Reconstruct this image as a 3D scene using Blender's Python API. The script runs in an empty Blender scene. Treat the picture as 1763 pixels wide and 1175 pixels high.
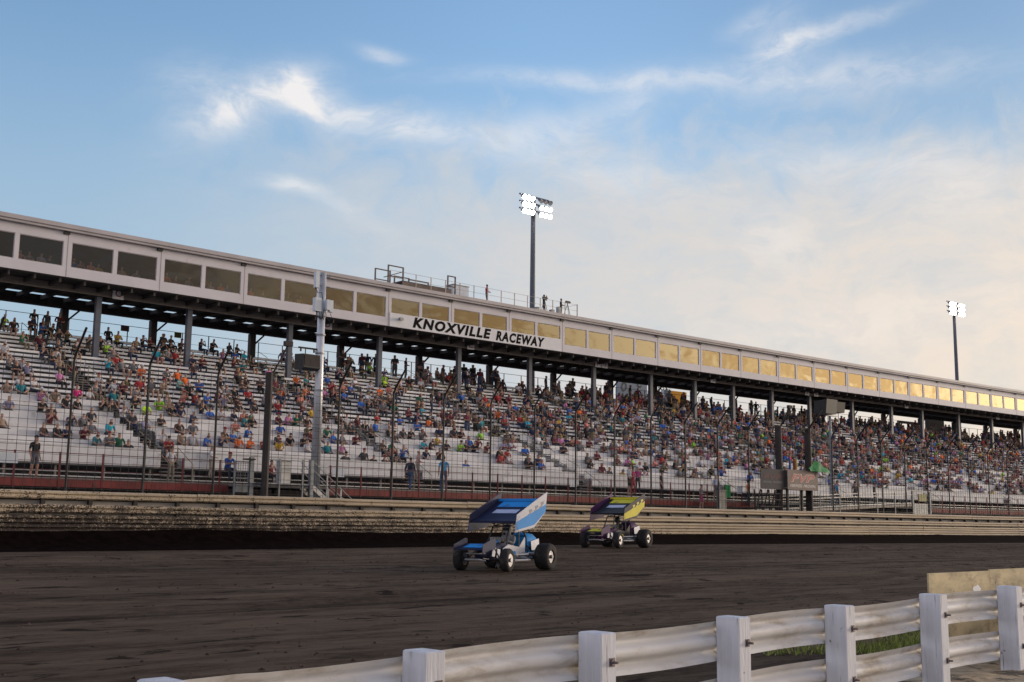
import bpy, bmesh, math, random
from mathutils import Vector, Matrix
random.seed(7)
S = bpy.context.scene
COL = S.collection
# ---------------------------------------------------------------- camera
GZ = 1.6                       # eye height above the infield ground
YAW, PITCH, ROLL = 0.822769, 0.153971, 0.011882
fw = Vector((math.cos(YAW), math.sin(YAW), 0)); rt = Vector((math.sin(YAW), -math.cos(YAW), 0)); up = Vector((0, 0, 1))
F = fw * math.cos(PITCH) + up * math.sin(PITCH); U_ = up * math.cos(PITCH) - fw * math.sin(PITCH)
R2 = rt * math.cos(ROLL) + U_ * math.sin(ROLL); U2 = U_ * math.cos(ROLL) - rt * math.sin(ROLL)
cd = bpy.data.cameras.new("camera"); cam = bpy.data.objects.new("camera", cd); COL.objects.link(cam)
cam.matrix_world = Matrix(((R2.x, U2.x, -F.x, 0), (R2.y, U2.y, -F.y, 0), (R2.z, U2.z, -F.z, GZ), (0, 0, 0, 1)))
cd.sensor_width = 36; cd.lens = 41.22; cd.clip_start = 0.05; cd.clip_end = 5000
S.camera = cam
S.render.engine = 'CYCLES'
S.cycles.use_denoising = True
S.cycles.max_bounces = 6; S.cycles.transparent_max_bounces = 12
S.view_settings.view_transform = 'Standard'; S.view_settings.look = 'None'
S.view_settings.exposure = 0.55; S.view_settings.gamma = 1
# ---------------------------------------------------------------- node helpers
class NT:
    def __init__(s, tree): s.t = tree; s.n = tree.nodes; s.l = tree.links
    def node(s, kind, **kw):
        n = s.n.new(kind)
        for k, v in kw.items(): setattr(n, k, v)
        return n
    def put(s, sock, v):
        if hasattr(v, 'is_linked') or isinstance(v, bpy.types.NodeSocket): s.l.new(v, sock)
        elif v is not None: sock.default_value = v
    def m(s, op, a, b=None, c=None, clamp=False):
        n = s.node('ShaderNodeMath', operation=op); n.use_clamp = clamp
        s.put(n.inputs[0], a)
        if b is not None: s.put(n.inputs[1], b)
        if c is not None: s.put(n.inputs[2], c)
        return n.outputs[0]
    def vm(s, op, a, b=None, sc=None):
        n = s.node('ShaderNodeVectorMath', operation=op); s.put(n.inputs[0], a)
        if b is not None: s.put(n.inputs[1], b)
        if sc is not None: s.put(n.inputs['Scale'], sc)
        return n
    def mix(s, f, a, b, mode='MIX'):
        n = s.node('ShaderNodeMix', data_type='RGBA', blend_type=mode)
        s.put(n.inputs[0], f); s.put(n.inputs[6], a); s.put(n.inputs[7], b); return n.outputs[2]
    def ss(s, x, a, b):            # smoothstep
        n = s.node('ShaderNodeMapRange', interpolation_type='SMOOTHSTEP')
        s.put(n.inputs[0], x); n.inputs[1].default_value = a; n.inputs[2].default_value = b
        return n.outputs[0]
    def noise(s, vec, scale, detail=4, rough=.55, dist=0, lac=2.0):
        n = s.node('ShaderNodeTexNoise'); s.put(n.inputs['Vector'], vec)
        n.inputs['Scale'].default_value = scale; n.inputs['Detail'].default_value = detail
        n.inputs['Roughness'].default_value = rough; n.inputs['Distortion'].default_value = dist
        n.inputs['Lacunarity'].default_value = lac
        return n.outputs[0]
    def comb(s, x, y, z):
        n = s.node('ShaderNodeCombineXYZ'); s.put(n.inputs[0], x); s.put(n.inputs[1], y); s.put(n.inputs[2], z); return n.outputs[0]
def c4(c): return (c[0], c[1], c[2], 1.0)
# ---------------------------------------------------------------- world: evening sky with high cirrus
SUN_EL, SUN_AZ = math.radians(8), math.radians(-14)        # sun low, far to the right behind the camera
wd = bpy.data.worlds.new("World"); S.world = wd; wd.use_nodes = True
T = NT(wd.node_tree); T.n.clear()
sky = T.node('ShaderNodeTexSky', sky_type='NISHITA'); sky.sun_disc = False
sky.sun_elevation = SUN_EL; sky.sun_rotation = math.pi / 2 - SUN_AZ
sky.air_density = 1.0; sky.dust_density = 0.6; sky.ozone_density = 1.5
g = T.node('ShaderNodeTexCoord').outputs['Generated']
px_ = T.vm('DOT_PRODUCT', g, tuple(rt)).outputs['Value']; py_ = T.vm('DOT_PRODUCT', g, tuple(fw)).outputs['Value']
sep = T.node('ShaderNodeSeparateXYZ'); T.l.new(g, sep.inputs[0])
az = T.m('MULTIPLY', T.m('ARCTAN2', px_, py_), 180 / math.pi)
el = T.m('MULTIPLY', T.m('ARCSINE', sep.outputs[2]), 180 / math.pi)
P = T.comb(az, el, 0.0)
wn = T.node('ShaderNodeTexNoise'); T.l.new(P, wn.inputs['Vector']); wn.inputs['Scale'].default_value = .12; wn.inputs['Detail'].default_value = 5
wrp = T.vm('SCALE', T.vm('SUBTRACT', wn.outputs['Color'], (.5, .5, .5)).outputs[0], sc=5.0).outputs[0]
PW = T.vm('ADD', P, wrp).outputs[0]
mpn = T.node('ShaderNodeMapping'); T.l.new(PW, mpn.inputs[0]); mpn.inputs['Scale'].default_value = (.32, 1.1, 1); mpn.inputs['Rotation'].default_value = (0, 0, .12)
fib = T.noise(mpn.outputs[0], .9, 8, .62, .3)            # fibrous streaks
puf = T.noise(PW, .42, 8, .6, .4)                          # broken tufts
big = T.noise(P, .07, 3, .5)
def blob(cx, cy, rx, ry, ang=0, src=None):
    q = T.vm('SUBTRACT', src or P, (cx, cy, 0)).outputs[0]
    mp = T.node('ShaderNodeMapping'); T.l.new(q, mp.inputs[0]); mp.inputs['Rotation'].default_value = (0, 0, math.radians(-ang))
    q = T.vm('MULTIPLY', mp.outputs[0], (1 / rx, 1 / ry, 0)).outputs[0]
    d = T.vm('DOT_PRODUCT', q, q).outputs['Value']
    return T.m('EXPONENT', T.m('MULTIPLY', d, -1.0))
PW2 = T.vm('ADD', P, T.vm('SCALE', wrp, sc=.42).outputs[0]).outputs[0]
base = T.mix(1.0, T.vm('SCALE', sky.outputs[0], sc=0.235).outputs[0], (1, 1, 1, 1), 'MULTIPLY')
base = T.mix(1.0, base, (.70, .77, .87, 1), 'MULTIPLY')
base = T.vm('SCALE', base, sc=T.m('SUBTRACT', 1.0, T.m('MULTIPLY', T.ss(az, -2, 24), .34))).outputs[0]
# pale veil spreading from the centre to the lower right
vr = T.m('MULTIPLY', T.ss(T.m('ADD', T.m('ADD', az, T.m('MULTIPLY', el, .35)), T.m('MULTIPLY', big, 8)), -14, 10), T.ss(T.m('ADD', el, T.m('MULTIPLY', T.m('SUBTRACT', puf, .5), 11)), 20.5, 14))
low = T.m('MULTIPLY', T.ss(el, 24, 8), .80)
vr = T.m('MULTIPLY', vr, T.ss(az, 80, 40))
base = T.mix(low, base, (.27, .345, .42, 1))
veil = T.m('ADD', 0.0, T.m('MULTIPLY', vr, T.m('ADD', -.10, T.m('MULTIPLY', T.m('ADD', T.m('ADD', T.m('MULTIPLY', fib, 1.3), puf), T.m('MULTIPLY', big, .7)), .66))), clamp=True)
warm = T.m('MULTIPLY', T.m('MULTIPLY', T.ss(az, -10, 30), T.ss(az, 90, 45)), T.ss(el, 24, 7))
ccol = T.mix(warm, (.42, .435, .455, 1), (.635, .545, .455, 1))
base = T.mix(veil, base, ccol)
# separate wisps
w = None
for cx, cy, rx, ry, an, amp in [(-14.3, 19.2, 2.2, .55, 28, .8), (-15.6, 20.0, 2.0, .8, -10, .35), (-11.0, 20.6, 1.8, .55, 12, .8), (-10.3, 20.3, 1.2, .35, -50, .7), (-7.6, 19.4, 3.4, .38, -13, .75), (-2.5, 18.6, 5.0, .5, -6, .35),
                                (-11.2, 16.1, 1.2, .22, -4, .6), (-9.0, 15.4, 2.2, .3, -25, .28), (-6.6, 22.4, 1.1, .2, -10, .5), (13.6, 22.8, 1.5, .38, 12, .75), (16.5, 23.2, 2.5, .25, 10, .45), (12.6, 24.0, 1.6, .3, 14, .4),
                                (4.5, 21.4, 6.5, .28, 0, .5), (16.0, 21.0, 6.0, .55, -4, .5), (2.5, 19.3, 3.2, .5, 14, .4), (6.0, 20.2, .9, .7, 30, .3), (15.5, 17.2, 3.5, .6, -8, .45), (21, 15.8, 2.5, 1.0, -14, .45), (13.0, 13.6, 1.8, .8, -20, .4), (5.0, 17.0, 4, .7, -12, .35), (17, 9.5, 6, .8, 6, .3)]:
    b = T.m('MULTIPLY', blob(cx, cy, rx * 1.1, ry * 1.75, an, PW2), amp)
    w = b if w is None else T.m('ADD', w, b)
tex = T.m('ADD', .35, T.m('MULTIPLY', T.ss(T.m('ADD', T.m('MULTIPLY', fib, .6), T.m('MULTIPLY', puf, .4)), .35, .62), .95))
wm_ = T.m('MULTIPLY', T.m('MULTIPLY', w, tex), .74, clamp=True)
base = T.mix(wm_, base, T.mix(warm, (.60, .59, .59, 1), (.67, .60, .54, 1)))
# lower cloud deck and sunset glow outside the picture (lights the place and mirrors in the glass)
sv = (math.cos(SUN_AZ) * math.cos(SUN_EL), math.sin(SUN_AZ) * math.cos(SUN_EL), math.sin(SUN_EL))
ga, ge = math.radians(-36), math.radians(7)
ds = T.vm('DOT_PRODUCT', g, (math.cos(ga) * math.cos(ge), math.sin(ga) * math.cos(ge), math.sin(ge))).outputs['Value']
side = T.m('MULTIPLY', T.ss(T.m('ABSOLUTE', az), 30, 46), T.ss(el, 62, 30))
deck = T.m('MULTIPLY', side, T.ss(T.noise(PW, .20, 2, .5, .4), .40, .60))
nearsun = T.ss(ds, .86, .995)
dcol = T.mix(nearsun, (.50, .46, .48, 1), (1.1, .70, .30, 1))
base = T.mix(T.m('MULTIPLY', side, .35), base, T.mix(nearsun, (1.1, .95, .99, 1), (4.2, 3.0, 1.4, 1)))
base = T.mix(T.m('MULTIPLY', deck, .75), base, dcol)
bg = T.node('ShaderNodeBackground'); T.l.new(base, bg.inputs[0]); bg.inputs[1].default_value = 1.0
wo = T.node('ShaderNodeOutputWorld'); T.l.new(bg.outputs[0], wo.inputs[0])
# ---------------------------------------------------------------- sun, veiled by cloud
sl = bpy.data.lights.new("sun", 'SUN'); sl.energy = 1.1; sl.angle = math.radians(14); sl.color = (1, .86, .72)
so = bpy.data.objects.new("sun", sl); COL.objects.link(so)
so.rotation_euler = Vector(sv).to_track_quat('Z', 'Y').to_euler(); so.location = (60, -60, 60)
# ---------------------------------------------------------------- place coordinates: u along the stand, v away from the eye, z up
KAP, U0, V0 = 0.00074030, 40.0, 60.0
def heading(u): return KAP * (u - U0)
def W(u, v, z):
    th = KAP * (u - U0)
    return Vector((U0 + math.sin(th) / KAP + (v - V0) * math.sin(th), V0 - (1 - math.cos(th)) / KAP + (v - V0) * math.cos(th), z + GZ))
# ---------------------------------------------------------------- materials
MATS = {}
def mat(name, col, rough=.6, metal=0, var=.12, scale=3.0, bump=0, bscale=20, stretch=(1, 1, 1), emit=None, objcol=False, dirt=None, spec=.5, col2=None):
    if name in MATS: return MATS[name]
    m = bpy.data.materials.new(name); m.use_nodes = True; t = NT(m.node_tree)
    b = t.n['Principled BSDF']; tc = t.node('ShaderNodeTexCoord').outputs['Object']
    mp = t.node('ShaderNodeMapping'); t.l.new(tc, mp.inputs[0]); mp.inputs['Scale'].default_value = stretch
    v = mp.outputs[0]
    n = t.noise(v, scale, 6, .6)
    a = c4([c * (1 - var) for c in col]); z = c4([min(1, c * (1 + var)) for c in (col2 or col)])
    c = t.mix(t.ss(n, .3, .7), a, z)
    if objcol:
        oi = t.node('ShaderNodeObjectInfo'); c = t.mix(1.0, oi.outputs['Color'], t.mix(t.ss(n, .3, .7), (.8, .8, .8, 1), (1, 1, 1, 1)), 'MULTIPLY')
    if dirt:
        dc, ds_, lo, hi = dirt
        f = t.ss(t.noise(v, ds_, 8, .7), lo, hi); c = t.mix(f, c, c4(dc))
    t.l.new(c, b.inputs['Base Color']); b.inputs['Roughness'].default_value = rough; b.inputs['Metallic'].default_value = metal
    b.inputs['Specular IOR Level'].default_value = spec
    if emit: b.inputs['Emission Color'].default_value = c4(emit[0]); b.inputs['Emission Strength'].default_value = emit[1]
    if bump:
        bn = t.node('ShaderNodeBump'); bn.inputs['Strength'].default_value = bump; bn.inputs['Distance'].default_value = .02
        t.l.new(t.noise(v, bscale, 6, .6), bn.inputs['Height']); t.l.new(bn.outputs[0], b.inputs['Normal'])
    MATS[name] = m; return m
M_alu = mat('aluminium_plank', (.80, .785, .775), .5, .0, .12, .6, dirt=((.30, .28, .26), 1.3, .58, .75))
M_foot = mat('footboard_metal', (.30, .29, .285), .6, 0, .18, .7)
M_riser = mat('riser_board', (.70, .68, .665), .6, 0, .12, .8, dirt=((.36, .33, .30), 1.1, .55, .75))
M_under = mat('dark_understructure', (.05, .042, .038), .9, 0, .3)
M_col = mat('blue_grey_steel', (.085, .095, .125), .5, 0, .15)
M_beam = mat('weathered_beam', (.20, .17, .155), .7, 0, .15, 1.0)
M_dark = mat('dark_brown_steel', (.035, .026, .024), .75, 0, .3)
M_wallp = mat('white_box_cladding', (.64, .605, .625), .55, 0, .05, .5, dirt=((.46, .42, .42), .8, .6, .8))
M_seam = mat('panel_joint', (.33, .29, .29), .7)
M_trim = mat('eave_trim', (.46, .42, .42), .5, 0, .1, .5)
M_roof = mat('roof_sheet', (.32, .30, .30), .6)
M_galv = mat('galvanised_steel', (.24, .26, .29), .42, .55, .15, 3)
M_galvb = mat('pale_galvanised_steel', (.55, .56, .58), .40, .45, .12, 3)
M_red = mat('red_painted_board', (.19, .030, .026), .65, 0, .3, 1.2, dirt=((.08, .03, .025), 2, .55, .75))
M_redp = mat('red_painted_post', (.17, .022, .022), .6, 0, .2)
M_fence = mat('black_fence_steel', (.014, .011, .011), .6, 0, .3)
M_wire = mat('fence_wire', (.03, .026, .026), .6, .3, .2)
M_black = mat('black_plastic', (.012, .012, .013), .5, 0, .2)
M_white = mat('white_sign_board', (.72, .71, .72), .55, 0, .04)
M_wpaint = mat('white_panel', (.62, .66, .70), .5, 0, .05)
M_letter = mat('black_letter', (.008, .006, .007), .8, spec=.1)
M_letred = mat('faded_red_letter', (.34, .10, .12), .6)
M_gold = mat('tan_handrail_post', (.36, .29, .18), .5, .2, .15)
# ---------------------------------------------------------------- mesh builder
class MB:
    def __init__(s): s.v = []; s.f = []; s.mi = []; s.cur = 0
    def add(s, vs, fs):
        o = len(s.v); s.v += [tuple(q) for q in vs]; s.f += [tuple(i + o for i in f) for f in fs]; s.mi += [s.cur] * len(fs)
    def box(s, a0, a1, b0, b1, c0, c1, seg=None):
        n = 1 if not seg else max(1, int(math.ceil(abs(a1 - a0) / seg)))
        vs = []
        for i in range(n + 1):
            a = a0 + (a1 - a0) * i / n
            vs += [(a, b0, c0), (a, b1, c0), (a, b1, c1), (a, b0, c1)]
        fs = [(0, 1, 2, 3)]
        for i in range(n):
            k = 4 * i
            fs += [(k, k + 4, k + 5, k + 1), (k + 1, k + 5, k + 6, k + 2), (k + 2, k + 6, k + 7, k + 3), (k + 3, k + 7, k + 4, k)]
        k = 4 * n; fs.append((k + 3, k + 2, k + 1, k)); s.add(vs, fs)
    def tube(s, pts, r, n=6, cap=True, r1=None):
        pts = [Vector(p) for p in pts]; rings = []
        for i, p in enumerate(pts):
            d = (pts[min(i + 1, len(pts) - 1)] - pts[max(i - 1, 0)]).normalized()
            a = d.cross(Vector((0, 0, 1)) if abs(d.z) < .95 else Vector((1, 0, 0))).normalized(); b = d.cross(a)
            rr = r if r1 is None else r + (r1 - r) * i / (len(pts) - 1)
            rings.append([p + (a * math.cos(t) + b * math.sin(t)) * rr for t in [2 * math.pi * k / n + math.pi / 4 for k in range(n)]])
        vs = [q for R in rings for q in R]; fs = []
        for i in range(len(pts) - 1):
            for k in range(n):
                fs.append((i * n + k, i * n + (k + 1) % n, (i + 1) * n + (k + 1) % n, (i + 1) * n + k))
        if cap: fs += [tuple(range(n - 1, -1, -1)), tuple((len(pts) - 1) * n + k for k in range(n))]
        s.add(vs, fs)
    def bar(s, p, q, r, n=4, seg=None):     # straight bar, cut into pieces so that it can follow the bend of the stand
        k = 1 if not seg else max(1, int(math.ceil((Vector(q) - Vector(p)).length / seg)))
        s.tube([Vector(p).lerp(Vector(q), i / k) for i in range(k + 1)], r, n)
    def prism(s, poly, u0, u1, seg=None, axis=0, close=True):     # profile in (b,c) swept along a
        n = 1 if not seg else max(1, int(math.ceil(abs(u1 - u0) / seg))); m = len(poly); vs = []; fs = []
        for i in range(n + 1):
            a = u0 + (u1 - u0) * i / n
            for (b, c) in poly:
                vs.append((a, b, c) if axis == 0 else ((b, a, c) if axis == 1 else (b, c, a)))
        for i in range(n):
            for k in range(m if close else m - 1):
                k2 = (k + 1) % m; fs.append((i * m + k, (i + 1) * m + k, (i + 1) * m + k2, i * m + k2))
        if close: fs += [tuple(range(m)), tuple(n * m + k for k in range(m - 1, -1, -1))]
        s.add(vs, fs)
    def ell(s, c, r, nu=10, nv=6):
        vs = []; fs = []
        for j in range(nv + 1):
            t = math.pi * j / nv
            for i in range(nu):
                a = 2 * math.pi * i / nu; vs.append((c[0] + r[0] * math.sin(t) * math.cos(a), c[1] + r[1] * math.sin(t) * math.sin(a), c[2] + r[2] * math.cos(t)))
        for j in range(nv):
            for i in range(nu): fs.append((j * nu + i, (j + 1) * nu + i, (j + 1) * nu + (i + 1) % nu, j * nu + (i + 1) % nu))
        s.add(vs, fs)
    def mesh(s, name, mats, place=False, off=None, smooth=False):
        me = bpy.data.meshes.new(name)
        vs = [W(*q) for q in s.v] if place else [Vector(q) for q in s.v]
        if off is not None: vs = [q - off for q in vs]
        me.from_pydata([tuple(q) for q in vs], [], s.f)
        for m_ in (mats if isinstance(mats, (list, tuple)) else [mats]): me.materials.append(m_)
        me.polygons.foreach_set('material_index', s.mi)
        if smooth: me.polygons.foreach_set('use_smooth', [True] * len(s.f))
        bm = bmesh.new(); bm.from_mesh(me); bmesh.ops.recalc_face_normals(bm, faces=bm.faces); bm.to_mesh(me); bm.free()
        me.update(); return me
    def build(s, name, mats, parent=None, place=True, smooth=False):   # place=True: vertices are (u,v,z) on the bend
        off = Vector(parent.location) if (parent is not None and place) else (None if parent is not None or not place else None)
        if parent is not None and parent.parent is not None and place: off = Vector(parent.parent.location) + Vector(parent.location)
        o = bpy.data.objects.new(name, s.mesh(name, mats, place, off, smooth)); COL.objects.link(o)
        if parent is not None: o.parent = parent
        return o
def tag(o, label, cat, group=None):
    o['label'] = label; o['category'] = cat
    if group: o['group'] = group
    return o
def thing(name, label, cat, loc=(0, 0, 0), rz=0, group=None):
    o = bpy.data.objects.new(name, None); COL.objects.link(o); o.location = loc; o.rotation_euler = (0, 0, rz); o.empty_display_size = .2
    return tag(o, label, cat, group)
def at(name, label, cat, u, v, z, group=None, turn=0):      # an Empty standing on the place, x along the stand
    return thing(name, label, cat, W(u, v, z), -heading(u) + turn, group)
def struct(o, kind='structure'): o['kind'] = kind; return o
def copy_tree(o, parent=None):
    c = o.copy(); COL.objects.link(c)
    if parent is not None: c.parent = parent
    for ch in list(o.children): copy_tree(ch, c)
    return c
def text_polys(body, w, h, shear=0, bold=0.0, space=1.0):
    cu = bpy.data.curves.new('t', 'FONT'); cu.body = body; cu.size = 1; cu.shear = shear; cu.offset = bold; cu.space_character = space
    cu.fill_mode = 'FRONT'; cu.resolution_u = 3
    ob = bpy.data.objects.new('t', cu); COL.objects.link(ob); bpy.context.view_layer.update()
    me = bpy.data.meshes.new_from_object(ob.evaluated_get(bpy.context.evaluated_depsgraph_get()))
    vs = [v.co.copy() for v in me.vertices]; fs = [tuple(p.vertices) for p in me.polygons]
    bpy.data.objects.remove(ob); bpy.data.curves.remove(cu); bpy.data.meshes.remove(me)
    x0 = min(v.x for v in vs); x1 = max(v.x for v in vs); y0 = min(v.y for v in vs); y1 = max(v.y for v in vs)
    return [((v.x - x0) / (x1 - x0) * w, (v.y - y0) / (y1 - y0) * h) for v in vs], fs
def text_on(mb, body, a0, b, c0, w, h, **k):      # flat letters facing -v at depth b
    p, f = text_polys(body, w, h, **k); mb.add([(a0 + x, b, c0 + y) for x, y in p], f)
# ---------------------------------------------------------------- ground, track and bank
def gz(u, v):          # height of the dirt, relative to the eye
    def s(x, a, b):
        t = min(1, max(0, (x - a) / (b - a))); return t * t * (3 - 2 * t)
    z = -1.60 + .24 * s(v, 8, 26) + .36 * s(v, 24, 37) - .10 * s(v, 37, 43)
    z -= .16 * s(-u, -50, -12) * s(v, 30, 42)
    z += .10 * s(u, 4, 18) * s(12 - v, 0, 6)
    return z
mb = MB(); us = [-60, -20, 0, 6] + [8 + i * .9 for i in range(90)] + [90 + 6 * i for i in range(25)] + [260, 400]
vs_ = [-40, 0, 4, 5, 6, 7, 8, 9, 10] + [10.3 + .3 * i for i in range(112)] + [44, 46, 49]
rg = random.Random(3)
ruts = [(rg.uniform(10, 43), rg.uniform(.12, .40), rg.uniform(-.09, .06), rg.uniform(0, 6)) for _ in range(38)]
for u in us:
    for v in vs_:
        d = 0
        if 9.6 < v < 43.2:
            for c_, wd_, a_, ph in ruts:
                q = (v - c_ - .35 * math.sin(u * .06 + ph)) / wd_
                if abs(q) < 2.5: d += a_ * math.exp(-q * q)
        p_ = W(u, v, gz(u, v) + d); mb.v.append((p_.x, p_.y, p_.z))
nv = len(vs_)
for i in range(len(us) - 1):
    for j in range(nv - 1): mb.f.append((i * nv + j, (i + 1) * nv + j, (i + 1) * nv + j + 1, i * nv + j + 1)); mb.mi.append(0)
def dirt_material():
    m = bpy.data.materials.new('track_dirt'); m.use_nodes = True; t = NT(m.node_tree); b = t.n['Principled BSDF']
    g_ = t.node('ShaderNodeTexCoord').outputs['Object']
    def st(sx, sy): 
        mp = t.node('ShaderNodeMapping'); t.l.new(g_, mp.inputs[0]); mp.inputs['Scale'].default_value = (sx, sy, 1); return mp.outputs[0]
    streak = t.noise(st(.20, .95), 1.7, 9, .72, .5); fine = t.noise(st(.6, 1.6), 6, 8, .7); clod = t.noise(st(.35, 1.0), 1.7, 6, .65, .6)
    broad = t.noise(st(.03, .35), 1.5, 5, .6, .4)
    c = t.mix(t.ss(t.m('ADD', t.m('MULTIPLY', streak, .65), t.m('MULTIPLY', broad, .35)), .41, .60), (.044, .030, .021, 1), (.125, .091, .065, 1))
    c = t.mix(t.m('MULTIPLY', t.ss(fine, .35, .75), .5), c, (.165, .120, .084, 1))
    c = t.mix(t.m('MULTIPLY', t.ss(clod, .575, .63), .8), c, (.010, .006, .005, 1))
    groove_shade = t.noise(st(.018, 1.3), 1.1, 3, .5, .8)
    c = t.mix(t.m('MULTIPLY', t.ss(groove_shade, .60, .68), .60), c, (.010, .006, .005, 1))  # long dark moist streaks; the shading of the ruts is painted in with them
    t.l.new(c, b.inputs['Base Color']); b.inputs['Roughness'].default_value = .9; b.inputs['Specular IOR Level'].default_value = .04
    bn = t.node('ShaderNodeBump'); bn.inputs['Strength'].default_value = .9; bn.inputs['Distance'].default_value = .06
    h = t.m('ADD', t.m('MULTIPLY', streak, 1.0), t.m('MULTIPLY', t.noise(g_, 9, 8, .75), .8)); t.l.new(h, bn.inputs['Height']); t.l.new(bn.outputs[0], b.inputs['Normal'])
    return m
M_dirt = dirt_material()
struct(mb.build('dirt_track', M_dirt, place=False, smooth=True))
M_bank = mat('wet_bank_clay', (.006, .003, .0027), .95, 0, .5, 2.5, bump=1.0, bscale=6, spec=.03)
mb = MB(); n = 0; uu = [-20 + .5 * i for i in range(320)] + [140 + 4 * i for i in range(40)]
prof = [(-2.6, -.35), (-2.2, .03), (-1.5, .10), (-.9, .28), (-.5, .48), (-.18, .66), (.02, .70), (.5, .62)]
rg = random.Random(5)
for u in uu:
    foot = 0.5 * min(1, max(0, (45 - u) / 30))
    far = min(1, max(0, (u - 38) / 25))
    for k, (dv, dz) in enumerate(prof):
        jit = .05 * math.sin(u * .9 + k) + rg.uniform(-.05, .05)
        base_ = gz(u, 43) ; top = -.50 - .06 * far + .04 * math.sin(u * .31) + rg.uniform(-.02, .02)
        z = base_ + (top - base_) * max(dz, -.4) / .66 if dz > 0 else base_ + dz
        mb.v.append(tuple(W(u, 45.45 + dv * (1 - .15 * far) - foot * (dv < -1) + jit * .6, z + (jit * .4 if 0 < k < 7 else 0))))
m_ = len(prof)
for i in range(len(uu) - 1):
    for k in range(m_ - 1): mb.f.append((i * m_ + k, (i + 1) * m_ + k, (i + 1) * m_ + k + 1, i * m_ + k + 1)); mb.mi.append(0)
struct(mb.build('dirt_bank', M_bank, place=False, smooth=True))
mb = MB(); mb.box(-60, 420, 45.7, 60, .80, .88, 6); mb.box(-60, 420, 60, 400, .80, .88, 10)
struct(mb.build('concourse_ground', mat('packed_gravel', (.10, .095, .085), .95, 0, .3, 2)))
mb = MB(); mb.box(-1500, 2500, -1500, 2500, -3.2, -3.0); struct(mb.build('far_ground', mat('far_field', (.05, .06, .03), .95), place=False))
def sky_line(): pass
# sandy soil close to the rail and grass beyond it
mb = MB(); g1 = [(-4 + i * .25) for i in range(140)]; g2 = [5.0 + .12 * j for j in range(24)]
rg = random.Random(9)
for u in g1:
    for v in g2: mb.v.append(tuple(W(u, v - (3 if v == g2[0] else 0), gz(u, v) + .018 + .02 * math.sin(u * 3 + v * 5) * math.sin(v * 7 - u) + rg.uniform(0, .015) - (.06 if v == g2[-1] else 0))))
for i in range(len(g1) - 1):
    for j in range(len(g2) - 1): k = i * len(g2) + j; mb.f.append((k, k + len(g2), k + len(g2) + 1, k + 1)); mb.mi.append(0)
struct(mb.build('sandy_soil', mat('sandy_soil', (.44, .34, .22), .95, 0, .35, 4, bump=.8, bscale=12, dirt=((.055, .042, .03), 3.0, .5, .62)), place=False, smooth=True))
mb = MB(); rg = random.Random(11)
for _ in range(26000):
    u = rg.uniform(11.0, 36); v = rg.gauss(8.2, .65)
    if v < 6.75 or v > 9.55 + .12 * math.sin(u * 1.7) + .1 * math.sin(u * 4.1): continue
    if u < 11.8 + .5 * math.sin(v * 4): continue
    if math.sin(u * 1.3) + math.sin(v * 3.1 + u) < -1.15: continue
    p0 = W(u, v, gz(u, v) - .01); hh = rg.uniform(.03, .12); a = rg.uniform(0, 6.28); w_ = rg.uniform(.006, .013); lean = rg.uniform(.01, .07)
    dx, dy = math.cos(a), math.sin(a); b_ = rg.uniform(0, 6.28)
    mb.cur = rg.choice([0, 0, 1, 2])
    mb.add([(p0.x - dx * w_, p0.y - dy * w_, p0.z), (p0.x + dx * w_, p0.y + dy * w_, p0.z), (p0.x + math.cos(b_) * lean, p0.y + math.sin(b_) * lean, p0.z + hh)], [(0, 1, 2)])
gr = mb.build('grass', [mat('grass_green', (.21, .25, .04), .8), mat('grass_light', (.32, .34, .08), .8), mat('grass_dark', (.10, .14, .025), .8)], place=False); struct(gr, 'stuff'); 

# loose clods thrown across the dirt
mb = MB(); rg = random.Random(31)
for _ in range(5200):
    v = 10 + 33 * rg.random() ** 1.3; u = rg.uniform(3, 30 + v * 2.2); r_ = rg.uniform(.010, .028) * (1 + .02 * v); b_ = W(u, v, gz(u, v) + r_ * .25)
    a = [(math.cos(k * 1.2566 + rg.random()) * r_ * rg.uniform(.7, 1.4), math.sin(k * 1.2566 + rg.random()) * r_ * rg.uniform(.7, 1.4)) for k in range(5)]
    mb.cur = rg.choice([0, 1]); mb.add([(b_.x + x, b_.y + y, b_.z - r_ * .5) for x, y in a] + [(b_.x + rg.uniform(-.3, .3) * r_, b_.y + rg.uniform(-.3, .3) * r_, b_.z + r_ * rg.uniform(.1, .4))], [(k, (k + 1) % 5, 5) for k in range(5)])
struct(mb.build('dirt_clods', [mat('clod_dark', (.045, .028, .022), .95, spec=.05), mat('clod_brown', (.11, .073, .058), .95, spec=.05)], place=False), 'stuff')
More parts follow.
